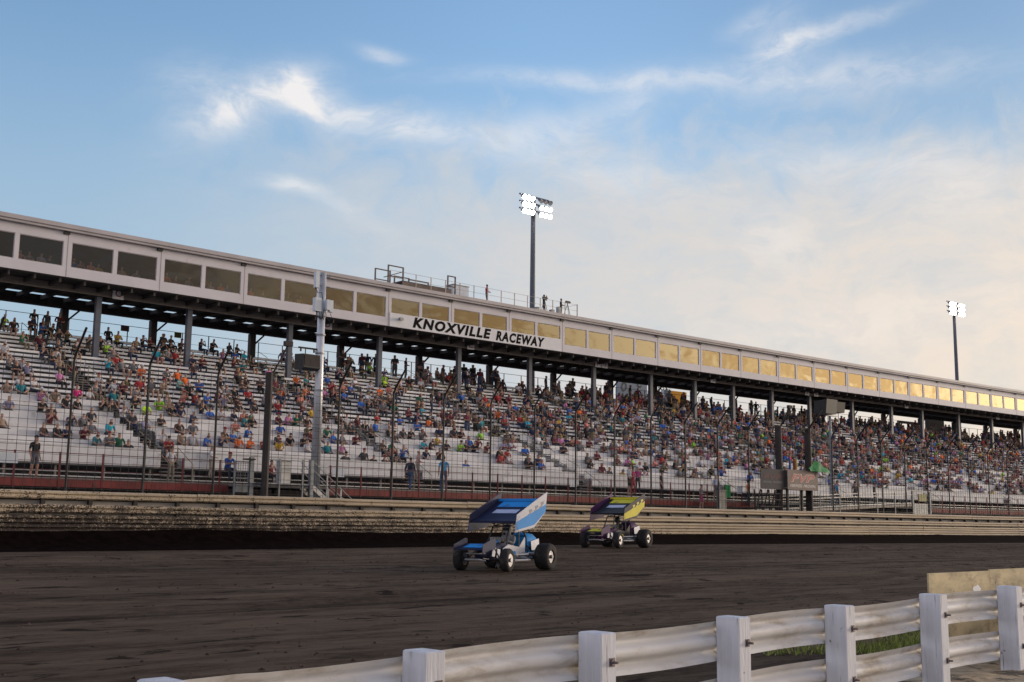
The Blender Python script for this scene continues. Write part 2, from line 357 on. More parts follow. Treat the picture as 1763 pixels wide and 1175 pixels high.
# ---------------------------------------------------------------- corrugated outer guardrail wall
M_beamw = mat('mud_spattered_guardrail', (.46, .365, .25), .6, 0, .14, .7, dirt=((.12, .08, .055), 3.2, .64, .74), stretch=(.35, 1, 1.6))
def mud_wall(m):
    t = NT(m.node_tree); b = t.n['Principled BSDF']; src = b.inputs['Base Color'].links[0].from_socket
    gm = t.node('ShaderNodeNewGeometry').outputs['Position']; s_ = t.node('ShaderNodeSeparateXYZ'); t.l.new(gm, s_.inputs[0])
    mp = t.node('ShaderNodeMapping'); t.l.new(gm, mp.inputs[0]); mp.inputs['Scale'].default_value = (1, 1, 1)
    n = t.m('ADD', t.m('MULTIPLY', t.noise(mp.outputs[0], 15, 5, .7), .74), t.m('MULTIPLY', t.noise(mp.outputs[0], 2.4, 4, .6), .26))
    hgt = t.m('MULTIPLY', t.m('SUBTRACT', 2.7, s_.outputs[2]), .105)          # more mud low on the wall
    nearer = t.m('MULTIPLY', t.ss(s_.outputs[0], 72, 18), .18)                    # and where the cars throw it
    f = t.ss(t.m('ADD', t.m('ADD', n, hgt), nearer), .74, .77)
    t.l.new(t.mix(f, src, (.022, .013, .010, 1)), b.inputs['Base Color'])
mud_wall(M_beamw)
wall = thing('guardrail_wall', 'long outer track wall of stacked cream corrugated guardrail beams, spattered with mud', 'guardrail', W(40, 45.5, -.5))
WB = [(0, .0), (.045, .0), (.10, .055), (.10, .105), (.045, .155), (.10, .205), (.10, .255), (.045, .31), (0, .31)]     # w-beam: depth out, height
def wbeam(mb, u0, u1, v, zt, seg, h=.33, out=1):
    k = h / .31
    front = [(0.0, .0), (-.018, .0), (-.085, .05), (-.085, .105), (-.02, .155), (-.085, .205), (-.085, .26), (-.018, .31), (0, .31)]
    poly = [(v + a * out, zt - h + c * k) for a, c in front] + [(v + (.006 + a) * out, zt - h + c * k) for a, c in reversed(front)]
    mb.prism(poly, u0, u1, seg)
for zt, vv in ((1.03, 45.5), (.50, 45.5), (.10, 45.47), (-.235, 45.44)):
    mb = MB(); u = -14.0; r = random.Random(int(zt * 100))
    while u < 210:
        l = 7.6 if u < 120 else 15; dz = r.uniform(-.012, .012)
        wbeam(mb, u, u + l - .01, vv + r.uniform(-.012, .012), zt + dz, 3.8); u += l
    mb.build('beam', M_beamw, wall)
mb = MB(); 
for i in range(115):
    u = -13 + 1.9 * i
    mb.box(u, u + .16, 45.53, 45.70, .7, .98)
    mb.box(u, u + .16, 45.53, 45.70, -.7, .695)
mb.build('support_posts', M_dark, wall)['kind'] = 'stuff'
mb = MB(); mb.box(-14, 210, 45.72, 45.78, -.8, .66, 4); mb.build('backing_board', mat('pale_backing_board', (.30, .27, .235), .8, 0, .2, .6), wall)
# ---------------------------------------------------------------- catch fence
fence = thing('catch_fence', 'tall black catch fence of wire mesh on bent posts above the track wall', 'fence', W(40, 46.5, .9))
posts_u = [15.45 + 3.28 * i for i in range(46)]; THICK = 27.7
fn = 0
for i, u in enumerate(posts_u):
    if abs(u - THICK) < 1.7 or i > 44: continue
    mb = MB(); mb.tube([(u, 46.5, .88), (u, 46.5, 6.25), (u, 46.42, 6.5), (u, 45.55, 7.5)], .052, 6); mb.build('post', M_fence, fence)
mb = MB(); u = 8.0
while u < 166:
    mb.tube([(u, 46.43, .9), (u, 46.43, 6.3)], .011, 3, False); u += .36
mb.cur = 0
zs = [1.15 + .33 * k for k in range(16)]
for k, z in enumerate(zs): mb.bar((8, 46.43, z), (166, 46.43, z), .010, 3, 5)
mb.build('wire_mesh', M_wire, fence)
mb = MB()
for z in (1.6, 2.95, 4.3): mb.bar((8, 46.44, z), (166, 46.44, z), .016, 4, 5)
mb.build('cables', M_fence, fence)
# thick dark posts that belong to the fence line
def heavy_post(u, zt, w, label, head):
    t = thing('heavy_post', label, 'post', W(u, 46.2, .88), 0, 'thick dark posts along the fence')
    mb = MB(); mb.tube([(u, 46.2, .86), (u, 46.2, zt)], w * .50, 8); mb.build('shaft', M_dark, t)
    mb = MB()
    if head == 0:
        mb.tube([(u + .15, 46.2, zt - .1), (u + .55, 45.6, zt + 1.25)], .04, 5); mb.box(u + .35, u + .75, 45.5, 45.7, zt + 1.2, zt + 1.42)
    else:
        mb.box(u - .9, u + .9, 46.15, 46.3, zt - .15, zt + .02); mb.tube([(u + .2, 46.2, zt), (u + 1.3, 45.8, zt + 1.4)], .04, 5); mb.tube([(u - .5, 46.2, zt), (u - .1, 46.0, zt + .5)], .06, 5)
    mb.build('bracket_arm', M_dark, t)
heavy_post(27.72, 6.62, .34, 'thick black post with a slanting arm at the left end of the landing', 0)
heavy_post(67.6, 6.7, .46, 'thick black post between the dark banner and the tan banner', 0)
heavy_post(71.1, 6.75, .44, 'thick black post with a crossbar, right of the tan banner', 1)
# ---------------------------------------------------------------- front walkway with red railing
rail = thing('walkway_railing', 'red railing and red kick board along the walkway in front of the seats', 'railing', W(40, 48, 1.2))
gaps = [(26.9, 32.4), (67.5, 88.6)]
def spans(a, b, gs):
    out = [a]
    for g0, g1_ in gs: out += [g0, g1_]
    out.append(b); return [(out[i], out[i + 1]) for i in range(0, len(out), 2)]
mt = MB(); r = random.Random(2)
for a, b in spans(6, 160, gaps):
    u = a; mb = MB()
    while u < b - .01:
        e = min(b, u + 2.42); mb.box(u, e - .012, 47.96 + r.uniform(0, .012), 48.02, 1.24, 1.57, 3); u = e
    mb.build('kick_board', M_red, rail)
for a, b in spans(6, 160, gaps):
    for z, rr in ((2.62, .022), (2.27, .014), (1.93, .014)): mt = MB(); mt.bar((a, 48, z), (b, 48, z), rr, 4, 5); mt.build('rail', mat('dark_red_rail', (.11, .02, .02), .6), rail)
for a, b in spans(6, 160, gaps):
    u = a + .1
    while u < b:
        mb = MB(); mb.box(u - .028, u + .028, 47.95, 48.01, 1.2, 2.66); mb.build('post', M_redp, rail); u += 1.85
mb = MB(); mb.box(4, 165, 48.03, 51.9, 1.50, 1.62, 5); wk = tag(mb.build('walkway', mat('walkway_deck', (.20, .19, .18), .8, 0, .2, 1)), 'raised grey walkway deck in front of the first seat row', 'walkway')
# ---------------------------------------------------------------- grandstand
NR = 25
def row(i): return 52 + .76 * i, 2.37 + .342 * i
AIS = [26.0, 40.6, 54.4, 68.4, 82.4, 96.4, 110.4, 124.4, 138.4, 152.4]; UL, UR = 6, 165
stand = thing('grandstand', 'long open grandstand of pale aluminium bench rows on dark steel columns', 'grandstand', W(40, 52, 1.2))
def cuts(i, w=.62):
    o = [(UL, AIS[0] - w)]
    for k in range(len(AIS) - 1): o.append((AIS[k] + w, AIS[k + 1] - w))
    o.append((AIS[-1] + w, UR)); return o
for i in range(NR):
    v, z = row(i); mb = MB(); rr = random.Random(i)
    for a, b in cuts(i):
        mb.box(a, b, v + .06, v + .32, z + (.385 if i < 9 else .30), z + .43, 4)
        u = a + .9
        while u < b: mb.box(u, u + .05, v + .1, v + .26, z + .045, z + (.384 if i < 9 else .299)); u += 1.83
    mb.build('bench', M_alu, stand)
    mb = MB()
    for a, b in cuts(i): mb.box(a, b, v - .30, v + .05, z - .05, z + .04, 4)
    mb.build('footboard', M_foot, stand)
NB = 9                                   # the lower rows have backrests
for i in range(NB):
    v, z = row(i); mb = MB()
    for a, b in cuts(i): mb.box(a, b, v + .37, v + .40, z + .045, z + .345, 4); mb.box(a, b, v + .335, v + .365, z + .50, z + .84, 4)
    mb.build('backrest', M_riser, stand)
mb = MB(); v, z = row(0)
for a, b in cuts(0): mb.box(a, b, v - .40, v - .35, z + .0, z + .80, 4); mb.box(a, b, v - .42, v - .33, z + .801, z + .83, 4)
mb.build('front_parapet', M_riser, stand)
for A_ in AIS:
    mb = MB()
    for i in range(NR):
        v, z = row(i)
        mb.box(A_ - .6, A_ + .6, v - .31, v + .06, z - .03, z + .03); mb.box(A_ - .6, A_ + .6, v + .08, v + .44, z + .14, z + .19)
    # steps from the walkway
    for k in range(3): mb.box(A_ - .6, A_ + .6, 51.0 + .25 * k, 51.3 + .25 * k, 1.75 + .2 * k, 1.8 + .2 * k)
    mb.build('aisle_steps', mat('aisle_step', (.17, .16, .155), .8, 0, .25, 2), stand)
for A_ in AIS:
    for s_ in (-.62, .62):
        for i in range(1, NR - 1, 3):
            if A_ > 100: continue
            mb = MB(); v, z = row(i); mb.tube([(A_ + s_, v, z), (A_ + s_, v, z + .95), (A_ + s_, v + 1.2, z + .95 + .53), (A_ + s_, v + 1.2, z + .5)], .022, 5); mb.build('aisle_handrail', M_gold, stand)
        mb = MB(); v, z = row(0); mb.tube([(A_ + s_, 50.8, 1.62), (A_ + s_, 50.8, 2.55), (A_ + s_, v + .3, z + 1.0), (A_ + s_, v + .3, z)], .024, 5)
        mb.build('aisle_handrail', M_gold, stand)
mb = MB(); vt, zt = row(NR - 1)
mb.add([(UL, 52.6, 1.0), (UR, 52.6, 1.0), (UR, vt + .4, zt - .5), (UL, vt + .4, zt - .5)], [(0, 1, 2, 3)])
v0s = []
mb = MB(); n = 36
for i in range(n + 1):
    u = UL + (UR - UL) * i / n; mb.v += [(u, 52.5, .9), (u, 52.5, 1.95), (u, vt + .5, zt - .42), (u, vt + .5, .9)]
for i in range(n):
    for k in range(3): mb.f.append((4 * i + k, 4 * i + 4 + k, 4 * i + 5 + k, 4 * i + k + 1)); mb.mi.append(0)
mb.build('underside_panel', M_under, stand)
for i in range(66):
    u = 7 + 2.25 * i; mb = MB(); mb.box(u, u + .09, 51.9, 52.0, .9, 2.3); mb.build('support_leg', mat('pale_support_leg', (.26, .235, .20), .7, 0, .2), stand)
for z in (2.02, 1.82): mb = MB(); mb.bar((UL, 51.56, z), (UR, 51.56, z), .03, 4, 5); mb.build('lower_pipe', M_galvb, stand)
CU = [21.3, 28.5, 34.35, 41.65, 49.0, 56.27, 63.5, 70.72, 77.74, 83.6, 89.05, 94.9, 100.97, 108.28, 115.5, 121.5, 129.0, 136.3, 143.5, 150.7, 158]
for u in CU:
    mb = MB(); v, z = 66.7, 13.55
    for b0, b1, a in ((66.55, 66.58, .16), (66.82, 66.85, .16)): mb.box(u - a, u + a, b0, b1, 7.5, z)
    mb.box(u - .02, u + .02, 66.581, 66.819, 7.5, z - .01); mb.box(u - .15, u - .12, 66.6, 66.8, 7.5, z - .02)
    mb.build('front_column', M_col, stand)
    mb = MB(); mb.box(u - .2, u + .2, 71.35, 71.75, 8, 12.8); mb.tube([(u - .02, 71.5, 11.9), (u + .9, 71.5, 12.8)], .07, 4); mb.build('rear_column', M_dark, stand)
mb = MB(); mb.box(UL, UR, 66.45, 66.545, 12.95, 13.42, 4); mb.box(UL, UR, 66.35, 66.44, 12.93, 12.98, 4); mb.box(UL, UR, 66.35, 66.44, 13.37, 13.42, 4); mb.build('front_beam', M_beam, stand)
mb = MB(); mb.box(UL, UR, 71.3, 71.8, 12.84, 13.45, 4); mb.build('rear_beam', M_dark, stand)
u = UL + 5.2
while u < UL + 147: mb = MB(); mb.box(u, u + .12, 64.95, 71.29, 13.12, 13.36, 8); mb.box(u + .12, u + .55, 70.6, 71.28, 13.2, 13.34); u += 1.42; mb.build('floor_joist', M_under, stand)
# top walkway railing and wire behind it
mb = MB(); mb.box(UL, UR, 71.0, 72.5, 10.72, 10.80, 4); mb.build('top_walkway', M_foot, stand)
tr = thing('top_railing', 'thin wire railing along the back of the top row', 'railing', W(40, 72.4, 10.8))
mb = MB(); u = UL
while u < UR: mb.box(u - .025, u + .025, 72.36, 72.41, 10.8, 12.40); u += 1.93
mb.build('uprights', M_dark, tr)['kind'] = 'stuff'
mb = MB()
for z in (12.4, 11.7, 11.35, 11.0): mb.bar((UL, 72.38, z), (UR, 72.38, z), .022 if z > 12 else .012, 4, 5)
mb.build('rails', M_dark, tr)
for u, c, l, (w_, h_) in ((32.8, (.10, .045, .04), 'brown rectangular notice on the top railing, right of the letter C column', (.56, .38)), (36.5, (.13, .11, .01), 'olive yellow notice on the top railing at left', (.5, .38)),
        (49.6, (.13, .11, .02), 'small yellow notice behind the top row, right of the tall silver pole', (.9, .4)), (64.1, (.10, .05, .045), 'brown notice on the top railing under the lettering', (.5, .4)),
        (73.9, (.12, .10, .02), 'dull yellow notice on the top railing by the letters F and G', (.4, .45)), (92.6, (.12, .09, .02), 'dull yellow notice on the top railing left of the letter H pillar', (.35, .4)), (108.7, (.08, .05, .04), 'small dark notice on the top railing far right', (.4, .4))):
    t = at('notice', l, 'notice', u, 72.3, 12.02, 'notices on the top railing'); mb = MB(); mb.box(-w_ / 2, w_ / 2, -.02, .02, 0, h_); mb.build('face', mat('notice_%d' % int(u), c, .6), t, False)
    mb = MB(); 
    for k in range(3): mb.box(-w_ * .38, w_ * .38, -.026, -.021, h_ * (.2 + .25 * k), h_ * (.28 + .25 * k))
    mb.build('writing_lines', M_letter, t, False)
# ---------------------------------------------------------------- press box
M_in = mat('dark_interior', (.035, .032, .03), .9, 0, .2)
def glass():
    m = bpy.data.materials.new('tinted_glass'); m.use_nodes = True; t = NT(m.node_tree); t.n.clear()
    tr_ = t.node('ShaderNodeBsdfTransparent'); tr_.inputs[0].default_value = (.58, .58, .56, 1)
    gl = t.node('ShaderNodeBsdfGlossy'); gl.inputs['Roughness'].default_value = .015; gl.inputs[0].default_value = (.95, .87, .72, 1)
    ng = t.node('ShaderNodeNewGeometry'); dd = t.m('ABSOLUTE', t.vm('DOT_PRODUCT', ng.outputs['Incoming'], ng.outputs['Normal']).outputs['Value'])
    fz = t.m('POWER', t.m('SUBTRACT', 1.0, dd), 2.2)
    ps = t.node('ShaderNodeNewGeometry').outputs['Position']
    mp = t.node('ShaderNodeMapping'); t.l.new(ps, mp.inputs[0]); mp.inputs['Scale'].default_value = (.7, .7, 1.2)
    bn = t.node('ShaderNodeBump'); bn.inputs['Strength'].default_value = 1; bn.inputs['Distance'].default_value = .030
    t.l.new(t.noise(mp.outputs[0], .75, 1, .4), bn.inputs['Height']); t.l.new(bn.outputs[0], gl.inputs['Normal'])
    mx = t.node('ShaderNodeMixShader'); t.l.new(t.m('ADD', t.m('MULTIPLY', fz, 2.0), .035, clamp=True), mx.inputs[0]); t.l.new(tr_.outputs[0], mx.inputs[1]); t.l.new(gl.outputs[0], mx.inputs[2])
    o = t.node('ShaderNodeOutputMaterial'); t.l.new(mx.outputs[0], o.inputs[0]); return m
M_glass = glass()
box = thing('press_box', 'long white press box with a row of tinted windows above the grandstand', 'building', W(40, 64.8, 13.4))
VP = 64.8; PB0, PB1 = 8.7, 166
seams = [25.69 + 5.655 * k for k in range(-3, 25)]
wins = []
for s_ in seams:
    wins.append((s_ + .24, s_ + 2.71)); wins.append((s_ + 2.95, s_ + 5.42))
ZS, ZH = 14.02, 15.46
mb = MB()
mb.box(PB0, PB1, VP, VP + .12, 13.44, ZS, 5.655); mb.box(PB0, PB1, VP, VP + .12, ZH, 16.02, 5.655)
e = PB0
for a, b in wins:
    if a > e: mb.box(e, a, VP + .001, VP + .12, ZS, ZH)
    e = b
mb.build('wall', M_wallp, box)
for s_ in seams: mb = MB(); mb.box(s_ - .022, s_ + .022, VP - .006, VP + .0005, 13.44, 16.02); mb.build('panel_joint', M_seam, box)
mb = MB()
mb.box(PB0, PB1, VP + .125, 70.4, 13.37, 13.435, 8); mb.box(PB0, PB1, 70.0, 70.15, 13.436, 16.0, 8); mb.box(PB0, PB1, VP + .121, 69.99, 15.85, 15.98, 8)
mb.build('interior', M_in, box)
mb = MB(); mb.box(PB0, PB1, VP - .28, VP + .2, 16.03, 16.16, 5.655); mb.box(PB0, PB1, VP - .36, VP + .0, 16.17, 16.31, 5.655); mb.box(PB0, PB1, VP - .33, 70.3, 16.315, 16.42, 5.655); mb.build('roof', M_trim, box)
for a, b in wins:
    mb = MB()
    for q in ((a, a + .04, ZS, ZH), (b - .04, b, ZS, ZH), (a + .04, b - .04, ZS, ZS + .04), (a + .04, b - .04, ZH - .04, ZH)): mb.box(q[0], q[1], VP + .035, VP + .10, q[2], q[3])
    wnd = mb.build('window', M_trim, box)
    pn = MB(); pn.add([(a + .03, VP + .06, ZS + .03), (b - .03, VP + .06, ZS + .03), (b - .03, VP + .06, ZH - .03), (a + .03, VP + .06, ZH - .03)], [(0, 1, 2, 3)]); pn.build('pane', M_glass, wnd)
for s_ in seams + [seams[-1] + 5.6]:
    u = s_ + 2.82 - 5.655 + 2.8 - .1
    mb = MB(); mb.box(u - .17, u + .17, VP - .13, VP - .003, 15.86, 16.0); mb.build('eave_light', M_black, box)
sb = MB(); sb.box(48.42, 65.1, VP - .045, VP - .008, 13.43, 14.40, 4); sg = sb.build('sign_board', M_white, box)
lt = MB()
text_on(lt, 'KNOXVILLE', 50.42, VP - .052, 13.56, 7.35, .78, shear=.22, bold=.05, space=1.2)
lt.build('lettering', M_letter, sg); lt = MB()
text_on(lt, 'RACEWAY', 58.25, VP - .052, 13.54, 5.05, .76, shear=.22, bold=.05, space=1.2)
lt.build('lettering', M_letter, sg)
mb = MB(); mb.tube([(49.25, VP - .3, 14.0), (49.25, VP - .01, 14.0)], .05, 6); mb.box(49.1, 49.4, VP - .34, VP - .12, 13.92, 14.1); mb.build('camera_bracket', M_galv, box)
for u, ch in ((29.5, 'C'), (44.35, 'D'), (57.1, 'E'), (70.86, 'F'), (71.62, 'G'), (85.7, 'H'), (100.1, 'J'), (101.6, 'K'), (117.9, 'L'), (137.1, 'M')):
    t = at('letter_sign', 'square white sign with the faded red letter %s on the front beam' % ch if ch in 'CDEFGH' else {'J': 'small white square sign left of the column near the far loudspeaker', 'K': 'small white square sign right of the column near the far loudspeaker', 'L': 'small white square sign under the lit window ledge at right', 'M': 'small white square sign on the beam at the far right end'}[ch], 'sign', u, 66.3, 12.88, 'section letter signs on the front beam')
    mb = MB(); mb.box(-.34, .34, -.02, .02, 0, .72); mb.build('board', M_white, t, False)
    mb = MB(); text_on(mb, ch, -.19, -.026, .13, .38, .46, bold=.02); mb.build('letter', M_letred, t, False)
# ---------------------------------------------------------------- roof platform, railing, cabinet
M_wood = mat('grey_weathered_wood', (.16, .125, .105), .8, 0, .25, 2, stretch=(1, 1, 4))
M_post = mat('pale_railing_post', (.42, .36, .33), .5, .2, .1)
pl = thing('camera_platform', 'grey wooden camera platform with railings at the left end of the roof railing', 'platform', W(51, 65.5, 16.42))
def zline(u): return 16.42
mb = MB(); mb.box(49.8, 54.3, 65.25, 65.30, 16.44, 16.95, 3); mb.box(49.8, 54.3, 65.31, 67, 16.90, 16.95, 3); mb.build('deck', M_wood, pl)
mb = MB()
def frame(u0, u1, v, z0, z1, mid=True):
    for u in (u0, u1): mb.box(u - .045, u + .045, v - .04, v + .04, z0, z1)
    mb.box(u0 - .045, u1 + .045, v - .041, v + .041, z1 - .001, z1 + .07)
    if mid: mb.box(u0 + .046, u1 - .046, v - .03, v + .03, (z0 + z1) / 2 - .04, (z0 + z1) / 2 + .03)
frame(48.6, 49.9, 65.35, 16.43, 17.85); mb.build('end_rail', M_wood, pl); mb = MB(); mb.tube([(48.2, 65.3, 16.95), (49.9, 65.3, 17.6)], .045, 4); mb.build('slanting_rail', M_wood, pl); mb = MB(); frame(48.6, 49.9, 66.9, 16.43, 17.85); mb.build('end_rail', M_wood, pl); mb = MB(); frame(54.0, 54.7, 65.35, 16.43, 17.9); mb.tube([(53.9, 65.3, 17.1), (54.7, 65.3, 17.45)], .035, 4)
mb.build('end_rail', M_wood, pl)
mb = MB(); frame(50.3, 51.6, 66.9, 16.95, 17.55, False); frame(51.6, 53.4, 66.9, 16.95, 17.5, False); mb.build('back_rails', M_wood, pl)
rr_ = thing('roof_railing', 'thin metal railing with pale posts along the roof edge of the press box', 'railing', W(58, 65.15, 16.42))
mb = MB()
for k in range(13):
    u = 50.9 + 1.36 * k; m2 = MB(); m2.box(u - .025, u + .025, 65.1, 65.15, 16.43, 17.52); m2.build('post', M_post, rr_)
for z in (17.5, 17.0): mb.bar((48.6, 65.13, z), (67.2, 65.13, z), .014, 4, 5)
mb.box(67.2, 67.26, 65.1, 65.16, 16.43, 17.55); mb.bar((67.23, 65.13, 17.5), (67.23, 67.5, 17.5), .014); mb.build('rails', M_galv, rr_)
ac = at('roof_cabinet', 'pale grey metal cabinet on the roof behind the railing', 'cabinet', 55.6, 66.2, 16.42)
mb = MB(); mb.box(-.75, .75, -.45, .45, .06, 1.05); mb.build('body', M_wpaint, ac, False); mb = MB(); mb.box(-.8, .8, -.5, .5, 1.055, 1.1); mb.box(-.6, -.5, -.4, .4, 0, .055); mb.box(.5, .6, -.4, .4, 0, .055); mb.build('lid_and_feet', M_galv, ac, False)
for u, w_, h_, l in ((63.3, .28, .42, 'small grey equipment box left of the camera operator on the roof'), (64.95, .34, .42, 'low grey equipment case on the roof right of the light pole'), (65.7, .3, .75, 'upright dark grey equipment case on the roof by the railing end')):
    t = at('equipment_box', l, 'box', u, 65.7, 16.42, 'equipment boxes on the roof'); mb = MB(); mb.box(-w_ / 2, w_ / 2, -.15, .15, 0, h_); mb.build('case', M_galv, t, False); mb = MB(); mb.box(-w_ / 2 - .01, w_ / 2 + .01, -.16, .16, h_ + .001, h_ + .03); mb.build('lid', M_dark, t, False)
for u, l in ((64.05, 'black video tripod at the light pole on the roof'), (66.6, 'black video tripod at the right end of the roof railing')):
    t = at('tripod', l, 'tripod', u, 65.6, 16.42, 'video tripods on the roof'); mb = MB()
    for a in (0, 2.1, 4.2):
        m2 = MB(); m2.tube([(0, 0, 1.15), (.38 * math.cos(a), .38 * math.sin(a), 0)], .022, 5); m2.build('leg', M_black, t, False)
    mb.box(-.2, .22, -.07, .07, 1.2, 1.38); mb.tube([(.22, 0, 1.3), (.34, 0, 1.3)], .05, 6); mb.tube([(0, 0, 1.12), (0, 0, 1.2)], .04, 6); mb.build('camera', M_black, t, False)
# ---------------------------------------------------------------- floodlight poles
M_lamp = mat('floodlight_glass', (1, 1, 1), .3, 0, 0, emit=((1, .93, .80), 60))
M_lamp2 = mat('floodlight_glass_dim', (1, 1, 1), .3, 0, 0, emit=((1, .94, .84), 14))
def flood(u, v, ztop, label, near):
    t = at('floodlight_pole', label, 'floodlight', u, v, .88, 'floodlight poles behind the stand'); H = ztop - .88
    mb = MB(); mb.tube([(0, 0, 0), (0, 0, H + .6)], .34, 10, True, .20); mb.build('pole', M_col, t, False)
    mb = MB()
    for z in (H - .55, H + .1, H + .75): mb.box(-1.7, 1.9, -.06, .06, z - .06, z + .06)
    mb.build('crossarms', M_col, t, False)
    for zi, z in enumerate((H - .75, H - .1, H + .55)):
        for xi, x in enumerate((-1.5, -1.0, -.5, .6, 1.15, 1.7)):
            hs = MB(); hs.tube([(x, -.05, z + .1), (x, -.18, z + .02), (x, -.42, z - .12), (x, -.5, z - .17)], .10, 10, False, .24); h = hs.build('lamp_housing', M_galv, t, False)
            ls = MB(); ls.tube([(x, -.47, z - .155), (x, -.49, z - .165)], .215, 12); 
            off_ = near and zi == 2 and xi > 2
            ls.build('lens', M_galvb if off_ else M_lamp if xi < 3 else M_lamp2, h, False)
flood(71.35, 75, 28.6, 'tall floodlight pole with glaring lamps behind the press box, nearer of the two', True)
flood(151.6, 80, 30.1, 'distant floodlight pole with lit lamps behind the far end of the press box', False)
# ---------------------------------------------------------------- antenna pole
ap = at('antenna_pole', 'tall silver pole carrying white antenna boxes in front of the stand', 'pole', 30.97, 47, .88)
mb = MB(); mb.tube([(0, 0, 0), (0, 0, 10.95)], .225, 16, True, .175); mb.build('pole', M_galvb, ap, False, True)
mb = MB()
for z in (1.6, 3.4, 5.2, 7.0, 7.9, 8.8): mb.tube([(0, 0, z), (0, 0, z + .06)], .235, 16)
mb.build('straps', M_galv, ap, False)
for x, y, z0, z1, w_, d_ in ((-.44, -.15, 10.15, 10.95, .10, .10), (-.40, -.20, 9.0, 9.65, .17, .13), (.36, -.22, 9.05, 9.62, .09, .11), (.08, -.38, 9.1, 9.6, .10, .1)):
    mb = MB(); mb.box(x - w_, x + w_, y - d_, y + d_, z0, z1); mb.build('antenna_box', M_wpaint, ap, False)
for z in (9.2, 9.5, 10.3, 10.8): mb = MB(); mb.tube([(-.5, -.1, z), (.36, -.1, z)], .03, 5); mb.build('bracket', M_galv, ap, False)
mb = MB(); rg = random.Random(4)
for k in range(7):
    x = rg.uniform(-.5, .45); mb.tube([(x, -.2, 9.0), (x * 1.1, -.3, 8.75), (x * .6, -.32, 8.62), (.1 * math.copysign(1, x), -.26, 8.8), (.05, -.22, 9.3)], .016, 5)
mb.tube([(-.5, -.15, 10.15), (-.42, -.25, 9.9), (-.2, -.25, 9.95), (-.1, -.22, 9.6)], .02, 5)
mb.build('cables', M_black, ap, False)
# ---------------------------------------------------------------- loudspeakers
sp = at('loudspeaker', 'big black loudspeaker cabinet hung beside the silver antenna pole', 'loudspeaker', 30.25, 47, 7.0, 'loudspeakers')
mb = MB(); mb.prism([(-.45, .1), (-.2, 0), (.36, .05), (.36, .80), (-.40, .75)], -.46, .46); mb.build('cabinet', M_black, sp, False)
mb = MB(); mb.box(-.42, .42, -.45, -.43, .2, .7); mb.build('grille', M_dark, sp, False)
mb = MB(); mb.box(-.5, .85, -.03, .03, 1.05, 1.12); mb.box(-.4, -.34, -.03, .03, .9, 1.05); mb.box(.34, .4, -.03, .03, .9, 1.05); mb.build('hanger', M_dark, sp, False)
sp = at('loudspeaker', 'boxy black loudspeaker on top of a thin pole right of the tan banner', 'loudspeaker', 75.9, 47.5, .88, 'loudspeakers')
mb = MB(); mb.tube([(0, 0, 0), (0, 0, 7.15)], .13, 10, True, .1); mb.build('pole', M_galv, sp, False)
mb = MB(); mb.prism([(-.5, 7.25), (.5, 7.25), (.5, 8.15), (-.62, 8.3)], -1.25, .1); mb.build('cabinet', M_black, sp, False)
mb = MB(); mb.prism([(-.4, 7.45), (.3, 7.45), (.3, 8.15), (-.5, 8.2)], .11, 1.3); mb.build('side_cabinet', mat('dusty_black_box', (.10, .085, .07), .7), sp, False)
mb = MB(); mb.box(-.5, .9, -.1, .1, 7.15, 7.24); mb.build('bracket', M_galv, sp, False)
# ---------------------------------------------------------------- landing, gate and stairs at the left
gt = at('metal_gate', 'grey metal gate frame on the walkway left of the thick black post', 'gate', 27.2, 47.3, .88)
mb = MB()
mb.box(-.42, -.34, -.04, .04, 0, 1.75); mb.box(.36, .56, -.08, .08, 0, 1.95); mb.box(-.34, .36, -.03, .03, .62, .70); mb.box(-.34, .36, -.02, .02, 1.68, 1.74); mb.build('frame', M_galv, gt, False)
mb = MB(); mb.box(-.33, .35, -.01, .01, .35, .61)
for k in range(6): mb.box(-.33 + .12 * k, -.315 + .12 * k, -.008, .008, .705, 1.675)
for k in range(6): mb.box(-.33, .35, -.007, .007, .80 + .15 * k, .815 + .15 * k)
mb.build('mesh_infill', M_galv, gt, False)
mb = MB(); mb.box(.02, .5, -.3, .05, 1.80, 1.86); mb.build('top_tray', M_black, gt, False)
ld = at('stair_landing', 'galvanised landing and stairs going down behind the silver pole', 'stairs', 29.0, 47.2, .88)
mb = MB(); mb.box(-1.1, 1.5, -.5, .5, .72, .80); mb.build('deck', M_galv, ld, False)
mb = MB()
for z in (1.82, 1.45): mb.box(-1.1, 1.5, -.52, -.48, z, z + .04)
for x in (-.2, 1.05): mb.box(x - .035, x + .035, -.53, -.47, 0, 1.9)
mb.box(1.42, 1.62, -.56, -.40, .0, 1.92); mb.build('rail_posts', M_galv, ld, False)
mb = MB(); mb.box(.05, .55, -.25, .2, .81, 1.82); mb.box(.0, .6, -.3, .25, 1.825, 1.88); mb.build('grey_cabinet', M_galvb, ld, False)
mb = MB()
for y in (-.52, .5):
    for dz in (0, -.38): mb.tube([(1.6, y, 1.84 + dz), (3.9, y, .12 + dz)], .026, 5)
    mb.prism([(1.6, .80), (3.7, -.75), (3.7, -1.0), (1.6, .55)], y - .02, y + .02, axis=1)
    for q in (.35, .7): mb.box(1.6 + 2.3 * q - .03, 1.6 + 2.3 * q + .03, y - .03, y + .03, -.8, 1.84 - 1.72 * q)
mb.build('stair_rails', M_galvb, ld, False)
mb = MB()
for k in range(7): mb.box(1.65 + .28 * k, 1.93 + .28 * k, -.48, .48, .70 - .205 * k, .74 - .205 * k)
mb.build('treads', M_galv, ld, False)
